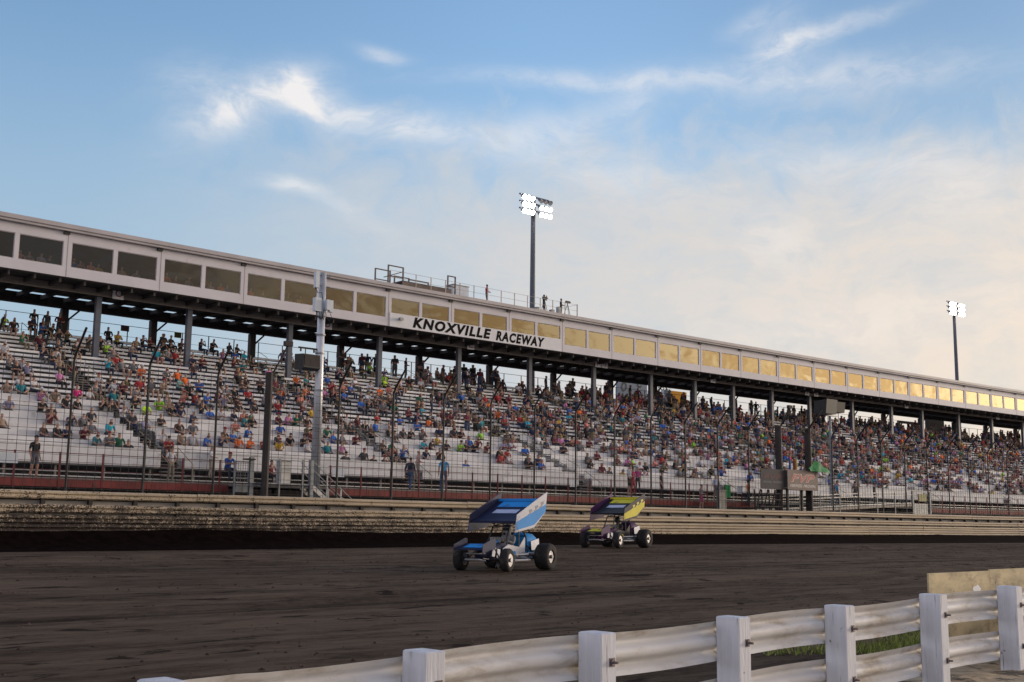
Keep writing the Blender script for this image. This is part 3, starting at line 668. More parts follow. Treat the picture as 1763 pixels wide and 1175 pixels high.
# ---------------------------------------------------------------- ramp at the right
rp = thing('access_ramp', 'long galvanised ramp with railings and a boxed gate at its upper end', 'ramp', W(78, 47.2, .9))
mb = MB(); mb.prism([(46.9, 0), (48.0, 0), (48.0, .08), (46.9, .08)], 66, 67)
def rz_(u): return 1.02 + (u - 67.9) * .044
mb = MB(); vs = []
k = 8
for i in range(k + 1):
    u = 66 + 20 * i / k
    z = rz_(u); vs += [(u, 46.95, z - .16), (u, 48.0, z - .16), (u, 48.0, z), (u, 46.95, z)]
mb.add(vs, [(4 * i + a, 4 * i + 4 + a, 4 * i + 4 + (a + 1) % 4, 4 * i + (a + 1) % 4) for i in range(k) for a in range(4)]); mb.build('deck', mat('pale_ramp_edge', (.50, .42, .33), .6), rp)
mb = MB()
for v in (46.95, 48.0):
    for dz in (.95, .72, .1): mb.bar((66, v, rz_(66) + dz), (86, v, rz_(86) + dz), .028, 4, 5)
mb.build('rails', M_galvb, rp)
for i in range(9):
    u = 66 + 2.5 * i; mb = MB(); mb.box(u - .04, u + .04, 46.92, 46.98, .88, rz_(u) + .98); mb.build('post', M_galv, rp)
mb = MB(); 
for i in range(80): u = 66 + .25 * i; mb.box(u - .006, u + .006, 46.944, 46.956, rz_(u), rz_(u) + .95)
mb.build('balusters', M_galv, rp)['kind'] = 'stuff'
mb = MB(); mb.box(86, 86.15, 46.9, 47.05, .88, 2.85); mb.box(88.6, 88.75, 46.9, 47.05, .88, 2.85); mb.box(86.16, 88.59, 46.95, 47.0, 2.75, 2.83); mb.box(86.16, 88.59, 46.95, 47.0, 1.75, 1.83); mb.box(86.16, 88.59, 46.96, 46.98, 1.0, 1.74); mb.build('gate_frame', M_galv, rp)
mb = MB(); mb.box(86.9, 88.1, 46.90, 46.93, 2.05, 2.62); mb.build('yellow_notice', mat('yellow_notice', (.45, .42, .16), .6), rp)
# ---------------------------------------------------------------- flag stand with banners
fs_ = at('flag_stand', 'flag stand box over the wall wrapped in a tan banner with red letters', 'flag stand', 69.1, 45.35, 1.0)
mb = MB(); mb.box(-1.75, 1.75, -.02, .02, 1.42, 2.76); bn_ = mb.build('banner', mat('tan_banner', (.215, .165, .135), .7, 0, .1, 1), fs_, False)
mb = MB(); text_on(mb, 'FVP', -1.45, -.026, 1.93, 2.85, .56, shear=.30, bold=.045); mb.build('letter_outline', mat('pale_letter_outline', (.62, .50, .46), .6), bn_, False)
mb = MB(); text_on(mb, 'FVP', -1.41, -.031, 1.955, 2.77, .50, shear=.30, bold=.012); mb.build('letters', mat('banner_red', (.42, .075, .055), .6), bn_, False)
mb = MB(); text_on(mb, 'VERIFIED. PROVEN.', -1.5, -.027, 1.60, 2.95, .19, shear=.30, bold=.02); mb.build('small_letters', mat('banner_white', (.66, .60, .56), .6), bn_, False)
mb = MB(); mb.box(-1.75, 1.75, .1, 1.2, 1.45, 1.52); mb.box(-1.72, -1.68, .05, 1.2, 1.53, 2.7); mb.box(1.68, 1.72, .05, 1.2, 1.53, 2.7); mb.build('platform', M_dark, fs_, False)
for x in (-1.5, .15, 1.3): mb = MB(); mb.box(x - .07, x + .07, .15, .3, -.1, 1.44); mb.build('leg', M_dark, fs_, False)
db = at('side_banner', 'dark navy banner with dim red letters on black legs, left of the tan banner', 'banner', 65.85, 45.5, 1.0)
mb = MB(); mb.box(-1.3, 1.25, -.02, .02, 1.40, 2.72); b2 = mb.build('banner', mat('navy_banner', (.018, .016, .026), .7), db, False)
mb = MB(); text_on(mb, 'FVP', -1.05, -.026, 2.02, 2.1, .40, shear=.3, bold=.03); mb.build('letters', mat('dim_red', (.085, .022, .03), .7), b2, False)
mb = MB(); text_on(mb, 'VERIFIED. PROVEN.', -1.12, -.026, 1.80, 2.2, .13, shear=.3, bold=.03); mb.build('small_letters', mat('dim_grey', (.16, .16, .18), .7), b2, False)
mb = MB()
for x in (-1.2, -.4, .4, 1.1): mb.tube([(x, .1, 1.38), (x - .25, .3, -.1)], .05, 5); mb.tube([(x, .6, 1.38), (x + .2, .7, -.1)], .05, 5)
for z in (.25, .7, 1.1): mb.box(-1.2, 1.1, .12, .17, z, z + .05)
mb.build('legs', M_dark, db, False)
gf = at('green_flag', 'green flag draped over the top edge of the tan banner', 'flag', 70.7, 45.3, 3.7)
mb = MB(); n = 8; vs = []
for i in range(n + 1):
    x = -1.05 + 2.5 * i / n; top = .62 * max(0, 1 - abs(x + .1) / (1.0 if x < -.1 else 1.6)) + .06
    for j in range(4): vs.append((x, -.05 - .09 * math.sin(i * 1.9 + j) - .05 * j, .12 + top * (1 - j / 3) - .10 * j / 3 - .07 * (x > .2) * (x - .2)))
mb.add(vs, [(4 * i + j, 4 * i + 4 + j, 4 * i + 5 + j, 4 * i + 1 + j) for i in range(n) for j in range(3)]); mb.build('cloth', mat('flag_green', (.012, .22, .055), .7), gf, False, True)
mb = MB(); mb.tube([(-.1, .0, -.3), (-.1, .0, .75)], .018, 5); mb.build('stick', M_wood, gf, False)
for x, c, l in ((68.0, (.03, .09, .32), 'rolled blue flag above the tan banner'), (68.5, (.20, .015, .012), 'rolled dark red flag above the tan banner'), (68.72, (.45, .34, .02), 'rolled yellow flag above the tan banner')):
    t = at('rolled_flag', l, 'flag', x, 45.6, 3.55, 'rolled flags above the flag stand'); mb = MB(); mb.tube([(0, 0, .1), (.02, 0, .45), (0, 0, .95)], .09, 7, True, .06); mb.build('cloth', mat('flag_%d' % int(x * 10), c, .7), t, False); mb = MB(); mb.tube([(0, 0, -.2), (0, 0, 1.02)], .015, 5); mb.build('stick', M_wood, t, False)
# cloth and plates hung on the walkway railing
gc = at('green_banner', 'bright green cloth hung on the walkway railing', 'cloth', 64.15, 47.9, 1.85)
mb = MB(); mb.prism([(-.30, .84), (.30, .80), (.33, .0), (-.18, -.02)], -.02, .02, axis=1); mb.build('cloth', mat('hung_green', (.01, .30, .07), .7), gc, False)
for x, w_, h_, l in ((16.95, .72, .40, 'pale blue white plate on the railing by the man in the black shirt'), (32.9, .70, .42, 'white plate on the railing right of the silver pole'), (49.5, .56, .44, 'white plate on the railing behind the blue race car'), (65.45, .5, .5, 'white plate on the railing right of the green cloth')):
    t = at('railing_plate', l, 'plate', x, 47.9, 2.12, 'blank plates on the walkway railing'); mb = MB(); mb.box(-w_ / 2, w_ / 2, -.015, .015, 0, h_); mb.build('plate', M_wpaint, t, False); mb = MB(); mb.box(-w_ / 2 + .04, -w_ / 2 + .08, .016, .05, .05, h_); mb.build('clip', M_galv, t, False)
bk = at('bucket', 'small black bucket on the front seat row ledge', 'bucket', 33.95, 51.95, 2.79)
mb = MB(); mb.tube([(0, 0, 0), (0, 0, .26)], .12, 10, True, .15); mb.build('pail', M_black, bk, False); mb = MB(); mb.tube([(0, 0, .262), (0, 0, .28)], .16, 10); mb.build('rim', M_dark, bk, False)
wb = at('white_post_box', 'white upright box behind the wall left of the dark banner', 'box', 62.2, 46.9, .88)
mb = MB(); mb.box(-.35, .35, -.12, .12, .0, 1.35); mb.build('body', M_galv, wb, False); mb = MB(); mb.box(-.37, .37, -.14, .14, 1.355, 1.40); mb.build('cap', M_galv, wb, False)
# ---------------------------------------------------------------- things behind the top row
sc_ = at('letter_tower', 'pale blue tower panel with big dark letters seen behind the top row', 'scoreboard', 87.3, 78, .88)
mb = MB(); mb.box(-2.1, 2.2, -.1, .1, 5, 15); mb.build('panel', mat('pale_blue_panel', (.24, .31, .40), .6, 0, .05), sc_, False)
mb = MB()
for ch, x, z, s_ in (('O', -1.55, 12.1, 1.0), ('C', .7, 12.65, 1.0), ('E', .75, 11.1, 1.0), ('X', -1.5, 10.6, 1.0)): text_on(mb, ch, x, -.12, z, .78, s_, shear=.2, bold=.03)
mb.build('letters', mat('olive_letter', (.05, .055, .045), .6), sc_, False)
mb = MB(); mb.box(-1.9, -1.5, .15, .5, 0, 5); mb.box(1.5, 1.9, .15, .5, 0, 5); mb.build('legs', M_dark, sc_, False)
bt = at('concession_booth', 'small booth with an amber lit front behind the top row', 'booth', 87.6, 73.4, 9)
mb = MB(); mb.box(-.7, .35, -.1, .3, 1.6, 3.9); mb.build('white_side', M_wpaint, bt, False)
mb = MB(); mb.box(.36, 2.7, .0, .3, 1.6, 3.9); mb.build('lit_front', mat('amber_lit_panel', (.30, .15, .03), .6, 0, .3, 2, emit=((1, .42, .05), .16)), bt, False)
mb = MB(); mb.box(.9, 1.4, -.05, -.01, 1.7, 3.1); mb.box(1.75, 2.25, -.05, -.01, 1.7, 3.1); mb.build('doors', M_dark, bt, False)
fr_ = at('steel_frame', 'dark steel stair frame behind the top row at the far right', 'frame', 132.6, 73.6, 9)
mb = MB(); mb.box(-5, 0, -.1, .1, 3.3, 3.6); mb.box(-5, -4.7, -.1, .1, 0, 3.3); mb.box(-2.0, -1.7, -.1, .1, 0, 3.3); mb.tube([(-4.8, 0, 3.2), (-2, 0, 1)], .1, 5); mb.tube([(-1.7, 0, 1.5), (0, 0, 3.2)], .1, 5); mb.box(1.2, 4.5, -.3, .3, 1.6, 4.4); mb.build('frame', M_dark, fr_, False)
# dark broadleaf tree past the booth
tt = at('tree', 'dark leafy tree glimpsed between the columns right of the amber booth', 'tree', 96.5, 84, .88)
mb = MB(); mb.tube([(0, 0, 0), (.1, 0, 4), (-.2, .2, 8), (.3, 0, 12)], .35, 7, True, .08)
rg = random.Random(8)
for k in range(9): a = rg.uniform(0, 6.28); z = rg.uniform(6, 11); mb.tube([(0, 0, z), (1.4 * math.cos(a), 1.4 * math.sin(a), z + 1.2), (2.6 * math.cos(a), 2.6 * math.sin(a), z + 2.0)], .1, 4, True, .03)
mb.build('trunk', mat('bark', (.06, .045, .035), .9), tt, False)
mb = MB()
cl = [(rg.gauss(0, 1.5), rg.gauss(0, 1.5), rg.gauss(11.5, 1.5), rg.uniform(.5, 1.0)) for _ in range(46)]
for cx, cy, cz, cr in cl:
    for _ in range(70):
        d = Vector((rg.gauss(0, 1), rg.gauss(0, 1), rg.gauss(0, .8))).normalized() * cr * rg.uniform(.5, 1.0); p = Vector((cx, cy, cz)) + d
        a = Vector((rg.uniform(-1, 1), rg.uniform(-1, 1), rg.uniform(-1, 1))).normalized() * .11; b = d.normalized().cross(a).normalized() * .08
        mb.cur = rg.choice([0, 1]); mb.add([p - a, p + b, p + a, p - b], [(0, 1, 2, 3)])
mb.build('crown', [mat('leaf_dark', (.035, .05, .02), .7), mat('leaf_mid', (.06, .08, .03), .7)], tt, False)
# ---------------------------------------------------------------- near guardrail: white corrugated beams on white timber posts
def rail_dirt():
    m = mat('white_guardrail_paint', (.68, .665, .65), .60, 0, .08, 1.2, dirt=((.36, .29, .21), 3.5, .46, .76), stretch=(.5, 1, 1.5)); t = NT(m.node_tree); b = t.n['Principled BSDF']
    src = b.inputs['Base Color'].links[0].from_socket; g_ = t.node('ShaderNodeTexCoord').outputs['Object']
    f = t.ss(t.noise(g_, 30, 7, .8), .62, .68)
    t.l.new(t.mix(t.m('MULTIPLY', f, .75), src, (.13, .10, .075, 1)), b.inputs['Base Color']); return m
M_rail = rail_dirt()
def wood_white():
    m = mat('white_painted_timber', (.63, .63, .66), .65, 0, .08, 2, bump=.5, bscale=9, stretch=(6, 6, .5)); t = NT(m.node_tree); b = t.n['Principled BSDF']
    src = b.inputs['Base Color'].links[0].from_socket; g_ = t.node('ShaderNodeTexCoord').outputs['Object']
    mp = t.node('ShaderNodeMapping'); t.l.new(g_, mp.inputs[0]); mp.inputs['Scale'].default_value = (22, 22, .9)
    f = t.ss(t.noise(mp.outputs[0], 1.6, 5, .65), .60, .67)
    k = t.ss(t.noise(g_, 9, 3, .5), .70, .76)
    t.l.new(t.mix(t.m('MULTIPLY', t.m('MAXIMUM', f, k), .8), src, (.16, .14, .14, 1)), b.inputs['Base Color']); return m
M_post2 = wood_white()
M_bolt = mat('rusty_bolt', (.16, .13, .13), .5, .6, .3)
gr_ = thing('guardrail', 'white near guardrail of two corrugated beams on square white timber posts', 'guardrail', W(7, 6.2, -1.5))
def ztop(u): return -.854 + .016 * u + .012 * math.sin(u * 1.9) * (u > 2)
PU = [-.55, 1.253, 3.055, 4.713, 6.412, 8.108, 9.961, 11.84, 13.65, 15.4, 17.2, 19.0]
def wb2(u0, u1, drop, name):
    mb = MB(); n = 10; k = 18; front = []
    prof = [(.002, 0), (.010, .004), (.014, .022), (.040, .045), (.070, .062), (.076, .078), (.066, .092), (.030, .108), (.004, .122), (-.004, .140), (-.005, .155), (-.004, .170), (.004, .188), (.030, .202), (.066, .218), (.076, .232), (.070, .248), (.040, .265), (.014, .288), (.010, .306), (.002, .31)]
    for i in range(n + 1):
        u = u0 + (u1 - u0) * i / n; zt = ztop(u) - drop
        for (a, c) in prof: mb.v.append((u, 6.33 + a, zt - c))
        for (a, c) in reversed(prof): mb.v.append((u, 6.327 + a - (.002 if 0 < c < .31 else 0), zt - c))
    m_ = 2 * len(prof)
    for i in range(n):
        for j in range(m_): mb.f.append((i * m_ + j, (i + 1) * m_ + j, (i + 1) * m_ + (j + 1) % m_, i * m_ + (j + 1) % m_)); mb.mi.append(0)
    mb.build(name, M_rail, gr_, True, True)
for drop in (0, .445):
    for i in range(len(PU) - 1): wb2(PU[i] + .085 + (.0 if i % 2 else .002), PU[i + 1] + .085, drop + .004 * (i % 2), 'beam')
rg = random.Random(21)
for i, u in enumerate(PU):
    zt = -.825 + .0169 * u + rg.uniform(-.006, .006); zb = gz(u, 6.2) - .15; a = rg.uniform(-.004, .004)
    mb = MB(); bm_w, bm_d = .085, .112 + rg.uniform(-.004, .004)
    x0, x1, y0, y1 = u - bm_w + .085, u + bm_w + .085, 6.21 - bm_d, 6.318
    c = .009
    ring = [(x0 + c, y0), (x1 - c, y0), (x1, y0 + c), (x1, y1 - c), (x1 - c, y1), (x0 + c, y1), (x0, y1 - c), (x0, y0 + c)]
    vs = [(x + a * k, y, z) for k, z in ((0, zb), (1, zt - .008)) for x, y in ring] + [(x + (u + .085 - x) * .1, y + (6.22 - y) * .1, zt) for x, y in ring]
    fs = [tuple(range(7, -1, -1)), tuple(range(16, 24))] + [(k * 8 + j, k * 8 + (j + 1) % 8, (k + 1) * 8 + (j + 1) % 8, (k + 1) * 8 + j) for k in range(2) for j in range(8)]
    mb.add(vs, fs); ps = mb.build('post', M_post2, gr_)
    for dz in (.20, .64):
        b_ = MB(); zz = zt - dz; b_.tube([(u + .085 + .03, y0 + .002, zz), (u + .085 + .03, y0 - .055, zz)], .009, 8); b_.tube([(u + .115, y0 + .001, zz), (u + .115, y0 - .016, zz)], .024, 6); b_.box(u + .085, u + .145, y0 - .004, y0 + .0005, zz - .03, zz + .03); b_.build('bolt', M_bolt, ps)
# plywood board standing on the far side of the rail
def ply():
    m = mat('raw_plywood', (.50, .40, .225), .75, 0, .25, 1.6, dirt=((.22, .16, .09), 2.6, .47, .70), stretch=(1, 1, 2.2)); t = NT(m.node_tree); b = t.n['Principled BSDF']
    src = b.inputs['Base Color'].links[0].from_socket; g_ = t.node('ShaderNodeTexCoord').outputs['Object']
    v = t.node('ShaderNodeTexVoronoi'); t.l.new(g_, v.inputs['Vector']); v.inputs['Scale'].default_value = 4.2
    f = t.ss(v.outputs['Distance'], .09, .05)
    t.l.new(t.mix(t.m('MULTIPLY', f, .8), src, (.07, .045, .03, 1)), b.inputs['Base Color']); return m
bd = at('plywood_board', 'raw yellowish plywood board standing behind the right end of the white guardrail', 'board', 13.0, 7.05, -1.6)
mb = MB(); mb.box(-1.24, .35, -.01, .01, .18, 1.085); mb.box(.355, 5.2, -.01, .01, .18, 1.10); mb.build('sheet', ply(), bd, False)
mb = MB(); mb.box(-1.0, -.92, .011, .09, .0, 1.0); mb.box(.8, .88, .011, .09, 0, 1.0); mb.box(2.8, 2.88, .011, .09, 0, 1.0); mb.build('battens', M_wood, bd, False)
mb = MB()
for k in range(15):
    a = k / 15 * 6.283; 
for x, z, s_ in ((-.02, .86, .10),):
    pts = [(x + s_ * (1 + .18 * math.sin(3 * a) + .1 * math.sin(7 * a)) * math.cos(a), z + s_ * (.6 + .12 * math.cos(5 * a)) * math.sin(a)) for a in [i / 18 * 6.283 for i in range(18)]]
    mb.add([(px, -.0115, pz) for px, pz in pts], [tuple(range(18))])
mb.build('paint_splash', M_white, bd, False)
# ---------------------------------------------------------------- people
PAL = {'k': (.020, .018, .020), 'd': (.055, .055, .062), 'g': (.17, .165, .175), 'w': (.58, .56, .58), 'v': (.30, .28, .40), 'n': (.075, .042, .034), 'm': (.115, .018, .030), 'r': (.34, .025, .028), 'y': (.022, .03, .075), 'b': (.03, .12, .42), 'c': (.02, .36, .50), 't': (.02, .19, .22),
       'l': (.50, .80, .02), 'f': (.25, .52, .04), 'e': (.015, .13, .07), 'i': (.09, .085, .04), 'o': (.72, .14, .02), 'u': (.52, .32, .03), 'a': (.30, .22, .16), 's': (.55, .20, .16), 'p': (.48, .18, .36), 'h': (.60, .02, .19), 'q': (.25, .46, .40)}
CN = {'k': 'black', 'd': 'charcoal', 'g': 'grey', 'w': 'white', 'v': 'lavender', 'n': 'brown', 'm': 'maroon', 'r': 'red', 'y': 'navy', 'b': 'blue', 'c': 'cyan', 't': 'teal', 'l': 'neon-yellow', 'f': 'lime-green', 'e': 'dark-green', 'i': 'olive', 'o': 'orange', 'u': 'yellow', 'a': 'tan', 's': 'salmon', 'p': 'pink', 'h': 'magenta', 'q': 'mint'}
M_skin = mat('skin', (.40, .225, .155), .55, 0, .1, 8)
M_shirt = mat('shirt_cloth', (1, 1, 1), .85, 0, .1, 6, objcol=True)
def rnd_mat(name, ramp, rough=.85):
    m = bpy.data.materials.new(name); m.use_nodes = True; t = NT(m.node_tree); b = t.n['Principled BSDF']
    oi = t.node('ShaderNodeObjectInfo'); cr = t.node('ShaderNodeValToRGB'); cr.color_ramp.interpolation = 'CONSTANT'; e = cr.color_ramp.elements
    e[0].position = 0; e[0].color = c4(ramp[0]); e[1].position = 1 / len(ramp); e[1].color = c4(ramp[1])
    for i in range(2, len(ramp)): q = e.new(i / len(ramp)); q.color = c4(ramp[i])
    t.l.new(oi.outputs['Random'], cr.inputs[0]); t.l.new(cr.outputs[0], b.inputs['Base Color']); b.inputs['Roughness'].default_value = rough; return m
PANTS = [(.035, .05, .10), (.05, .07, .13), (.018, .018, .02), (.22, .17, .11), (.10, .10, .10), (.03, .035, .05)]
HAIRS = [(.03, .018, .012), (.06, .035, .02), (.012, .01, .01), (.22, .20, .19), (.20, .12, .05), (.05, .03, .02), (.45, .44, .45), (.25, .02, .02), (.01, .02, .06)]
M_pants = rnd_mat('trousers_cloth', PANTS); M_hair = rnd_mat('hair', HAIRS, .7)
M_jean = mat('blue_jeans', (.05, .085, .16), .85, 0, .2, 8); M_khaki = mat('khaki_cloth', (.20, .17, .12), .85); M_dhair = mat('dark_hair', (.03, .018, .012), .7); M_ghair = mat('grey_blond_hair', (.30, .25, .17), .7); M_shoe = mat('dark_shoe', (.02, .018, .018), .6)
def skin_mesh(name, J, E, sub, region, mats, root=0):
    me = bpy.data.meshes.new(name); me.from_pydata([j[0] for j in J], E, []); ob = bpy.data.objects.new(name, me); COL.objects.link(ob)
    md = ob.modifiers.new('s', 'SKIN'); md.use_smooth_shade = True
    for i, j in enumerate(J):
        r = j[1]; sv_ = me.skin_vertices[0].data[i]; sv_.radius = r if isinstance(r, tuple) else (r, r); sv_.use_root = (i == root)
    if sub: m2 = ob.modifiers.new('u', 'SUBSURF'); m2.levels = sub; m2.render_levels = sub
    bpy.context.view_layer.update(); out = bpy.data.meshes.new_from_object(ob.evaluated_get(bpy.context.evaluated_depsgraph_get())); out.name = name
    bpy.data.objects.remove(ob); bpy.data.meshes.remove(me)
    out.materials.clear()
    for m_ in mats: out.materials.append(m_)
    segs = [(Vector(J[a][0]), Vector(J[b][0]), J[a][2], J[b][2], (J[a][1] if not isinstance(J[a][1], tuple) else J[a][1][0])) for a, b in E]
    for p in out.polygons:
        c = p.center; best = None
        for a, b, ta, tb, r in segs:
            d = b - a; t_ = max(0, min(1, (c - a).dot(d) / max(d.dot(d), 1e-9))); q = (c - (a + d * t_)).length - r * .6
            if best is None or q < best[0]: best = (q, ta if t_ < .5 else tb)
        p.material_index = region(c, best[1])
    return out
# joint = (position, radius, kind)   kinds: S shirt, P trousers, K skin, H head, F foot
def hands(J, E, wrist, dirn, side, curl=.4, s=1.0, thumb=(0, 0, 0)):
    """palm, four fingers of unequal length and a thumb, grown from the wrist joint"""
    w = Vector(J[wrist][0]); d = Vector(dirn).normalized(); sd = Vector(side).normalized(); n_ = d.cross(sd).normalized()
    palm = w + d * .055 * s; J.append((tuple(palm), (.030 * s, .020 * s), 'K')); pi = len(J) - 1; E.append((wrist, pi))
    for k, (off, ln) in enumerate(((-.030, .070), (-.010, .080), (.011, .075), (.031, .058))):
        b0 = palm + d * .038 * s + sd * off * s; J.append((tuple(b0), .0095 * s, 'K')); i0 = len(J) - 1; E.append((pi, i0))
        b1 = b0 + (d * (1 - curl * .4) + n_ * curl * .6).normalized() * ln * .55 * s; J.append((tuple(b1), .0088 * s, 'K')); E.append((i0, i0 + 1))
        b2 = b1 + (d * (1 - curl) + n_ * curl * 1.2).normalized() * ln * .5 * s; J.append((tuple(b2), .0075 * s, 'K')); E.append((i0 + 1, i0 + 2))
    t0 = w + d * .03 * s - sd * .032 * s; J.append((tuple(t0), .011 * s, 'K')); i0 = len(J) - 1; E.append((pi, i0))
    t1 = t0 + (d * .7 - sd * .6 + n_ * .3).normalized() * .045 * s; J.append((tuple(t1), .0095 * s, 'K')); E.append((i0, i0 + 1))
def person_mesh(name, pose, sub=1, fine=False, mats=None, shorts=False, long_sleeve=False, female=False):
    J = []; E = []
    def j(p, r, k): J.append((tuple(p), r, k)); return len(J) - 1
    def e(a, b): E.append((a, b))
    q = pose; k = .92 if female else 1
    pel = j(q['pelvis'], (.150, .115), 'P'); sp_ = j(q['spine'], (.135 * k, .105), 'S'); ch = j(q['chest'], (.165 * k, .115), 'S'); nk = j(q['neck'], (.055, .055), 'K')
    hd = Vector(q['head']); hb = j(hd - Vector((0, 0, .045)), (.070, .078), 'H'); ht = j(hd + Vector((0, .008, .050)), (.076, .088), 'H'); tp = j(hd + Vector((0, .01, .095)), (.050, .060), 'H')
    for a, b in ((pel, sp_), (sp_, ch), (ch, nk), (nk, hb), (hb, ht), (ht, tp)): e(a, b)
    if fine: ns = j(hd + Vector((0, -.098, .0)), (.010, .014), 'H'); e(hb, ns)
    for s_, side in ((-1, 'l'), (1, 'r')):
        sh = j(q['sh' + side], (.062 * k, .062), 'S'); el_ = j(q['el' + side], (.044 * k, .044), 'S' if long_sleeve else 'K'); wr = j(q['wr' + side], (.029, .026), 'K'); e(ch, sh)
        mid = j(Vector(q['sh' + side]).lerp(Vector(q['el' + side]), .62), (.054 * k, .052), 'S'); e(sh, mid); e(mid, el_); e(el_, wr)
        dn = (Vector(q['wr' + side]) - Vector(q['el' + side])).normalized()
        if fine: hands(J, E, wr, dn, (s_ * .25, 1, .1) if abs(dn.z) > .6 else (s_, .1, .1), .45)
        else:
            h1 = j(Vector(q['wr' + side]) + dn * .09, (.038, .022), 'K'); e(wr, h1)
        hp = j(q['hip' + side], (.092, .095), 'P'); kn = j(q['kn' + side], (.062, .064), 'K' if shorts else 'P'); an = j(q['an' + side], (.040, .045), 'K' if shorts else 'P'); to = j(q['to' + side], (.042, .030), 'F'); hl = j(Vector(q['an' + side]) + Vector((0, .04, -.05)), (.035, .03), 'F')
        ca = j(Vector(q['kn' + side]).lerp(Vector(q['an' + side]), .35) + Vector((0, .015, 0)), (.056, .058), 'K' if shorts else 'P')
        e(pel, hp)
        if shorts: th = j(Vector(q['hip' + side]).lerp(Vector(q['kn' + side]), .7), (.084, .084), 'P'); e(hp, th); e(th, kn)
        else: e(hp, kn)
        e(kn, ca); e(ca, an); e(an, to); e(an, hl)
    def region(c, kd):
        if kd == 'H':
            r = c - hd
            if r.z > .055 or (r.y > .025 and r.z > -.06) or (female and r.y > .0 and r.z > -.16): return 3
            return 1
        return {'S': 0, 'K': 1, 'P': 2, 'F': 4}[kd]
    return skin_mesh(name, J, E, sub, region, mats or [M_shirt, M_skin, M_pants, M_hair, M_shoe], pel)
def seat_pose(lean=0.0, arms=0, tw=0.0, kn=0.0):
    d = dict(pelvis=(0, .02, .10), spine=(tw * .3, .0 - lean * .3, .27), chest=(tw * .6, -lean * .7, .45), neck=(tw, -lean, .60), head=(tw * 1.1, -.035 - lean * 1.15, .735))
    ly = lean * .8
    for s_, S_ in ((-1, 'l'), (1, 'r')):
        d['sh' + S_] = (s_ * .185 + tw * .7, -ly, .535); d['hip' + S_] = (s_ * .095, -.02, .095); d['kn' + S_] = (s_ * (.13 + kn), -.44, .085); d['an' + S_] = (s_ * (.13 + kn * .5), -.43, -.33); d['to' + S_] = (s_ * (.14 + kn * .6), -.56, -.375)
        if arms == 0: d['el' + S_] = (s_ * .25 + tw * .5, -.10 - ly, .29); d['wr' + S_] = (s_ * .10, -.31, .19)
        elif arms == 1: d['el' + S_] = (s_ * .24 + tw * .5, -.16 - ly, .30); d['wr' + S_] = (-s_ * .06, -.26 - ly, .34)
        elif arms == 2: d['el' + S_] = (s_ * .26, -.2 - ly, .34); d['wr' + S_] = (s_ * .07, -.26 - ly, .60)
        else: d['el' + S_] = (s_ * .30, .06, .30); d['wr' + S_] = (s_ * .34, -.12, .10)
    return d
def stand_pose(stride=0.0, arms=0):
    d = dict(pelvis=(0, 0, .95), spine=(0, .0, 1.12), chest=(0, .01, 1.31), neck=(0, -.01, 1.48), head=(0, -.035, 1.615))
    for s_, S_ in ((-1, 'l'), (1, 'r')):
        f = s_ * stride
        d['sh' + S_] = (s_ * .19, .01, 1.405); d['hip' + S_] = (s_ * .095, 0, .90); d['kn' + S_] = (s_ * .11, -.04 - f * .20, .49); d['an' + S_] = (s_ * .12, .02 - f * .38, .085 + (.04 if f < 0 else 0)); d['to' + S_] = (s_ * .14, -.12 - f * .38, .035)
        if arms == 0: d['el' + S_] = (s_ * .25, .05 + f * .12, 1.12); d['wr' + S_] = (s_ * .26, -.04 + f * .25, .86)
        elif arms == 1: d['el' + S_] = (s_ * .27, -.02, 1.14); d['wr' + S_] = (s_ * .10, -.24, 1.10)
        elif arms == 2: d['el' + S_] = (s_ * .25, -.18, 1.25); d['wr' + S_] = (s_ * .08, -.22, 1.50)
        else: d['el' + S_] = (s_ * .36, .0, 1.16); d['wr' + S_] = (s_ * .16, -.02, .98)
    return d
POSES = [(seat_pose(.05, 0), False, False), (seat_pose(.16, 0, .03), True, False), (seat_pose(-.02, 1), False, False), (seat_pose(.22, 1, -.04, .06), False, False), (seat_pose(.04, 2), False, True), (seat_pose(.0, 3, .02, .05), True, False), (seat_pose(.1, 1, .02), True, True), (seat_pose(.02, 0, -.03), False, True)]
SEATED = [person_mesh('person', p, 1, False, None, sh, False, fe) for p, sh, fe in POSES]
LOW = [person_mesh('crowd_person', p, 0, False, None, sh, False, fe) for p, sh, fe in POSES]
LOWSTAND = [person_mesh('crowd_person', stand_pose(0, a), 0) for a in (0, 1, 3)]
STANDLO = [person_mesh('person', stand_pose(0, a), 1) for a in (0, 1, 3)]
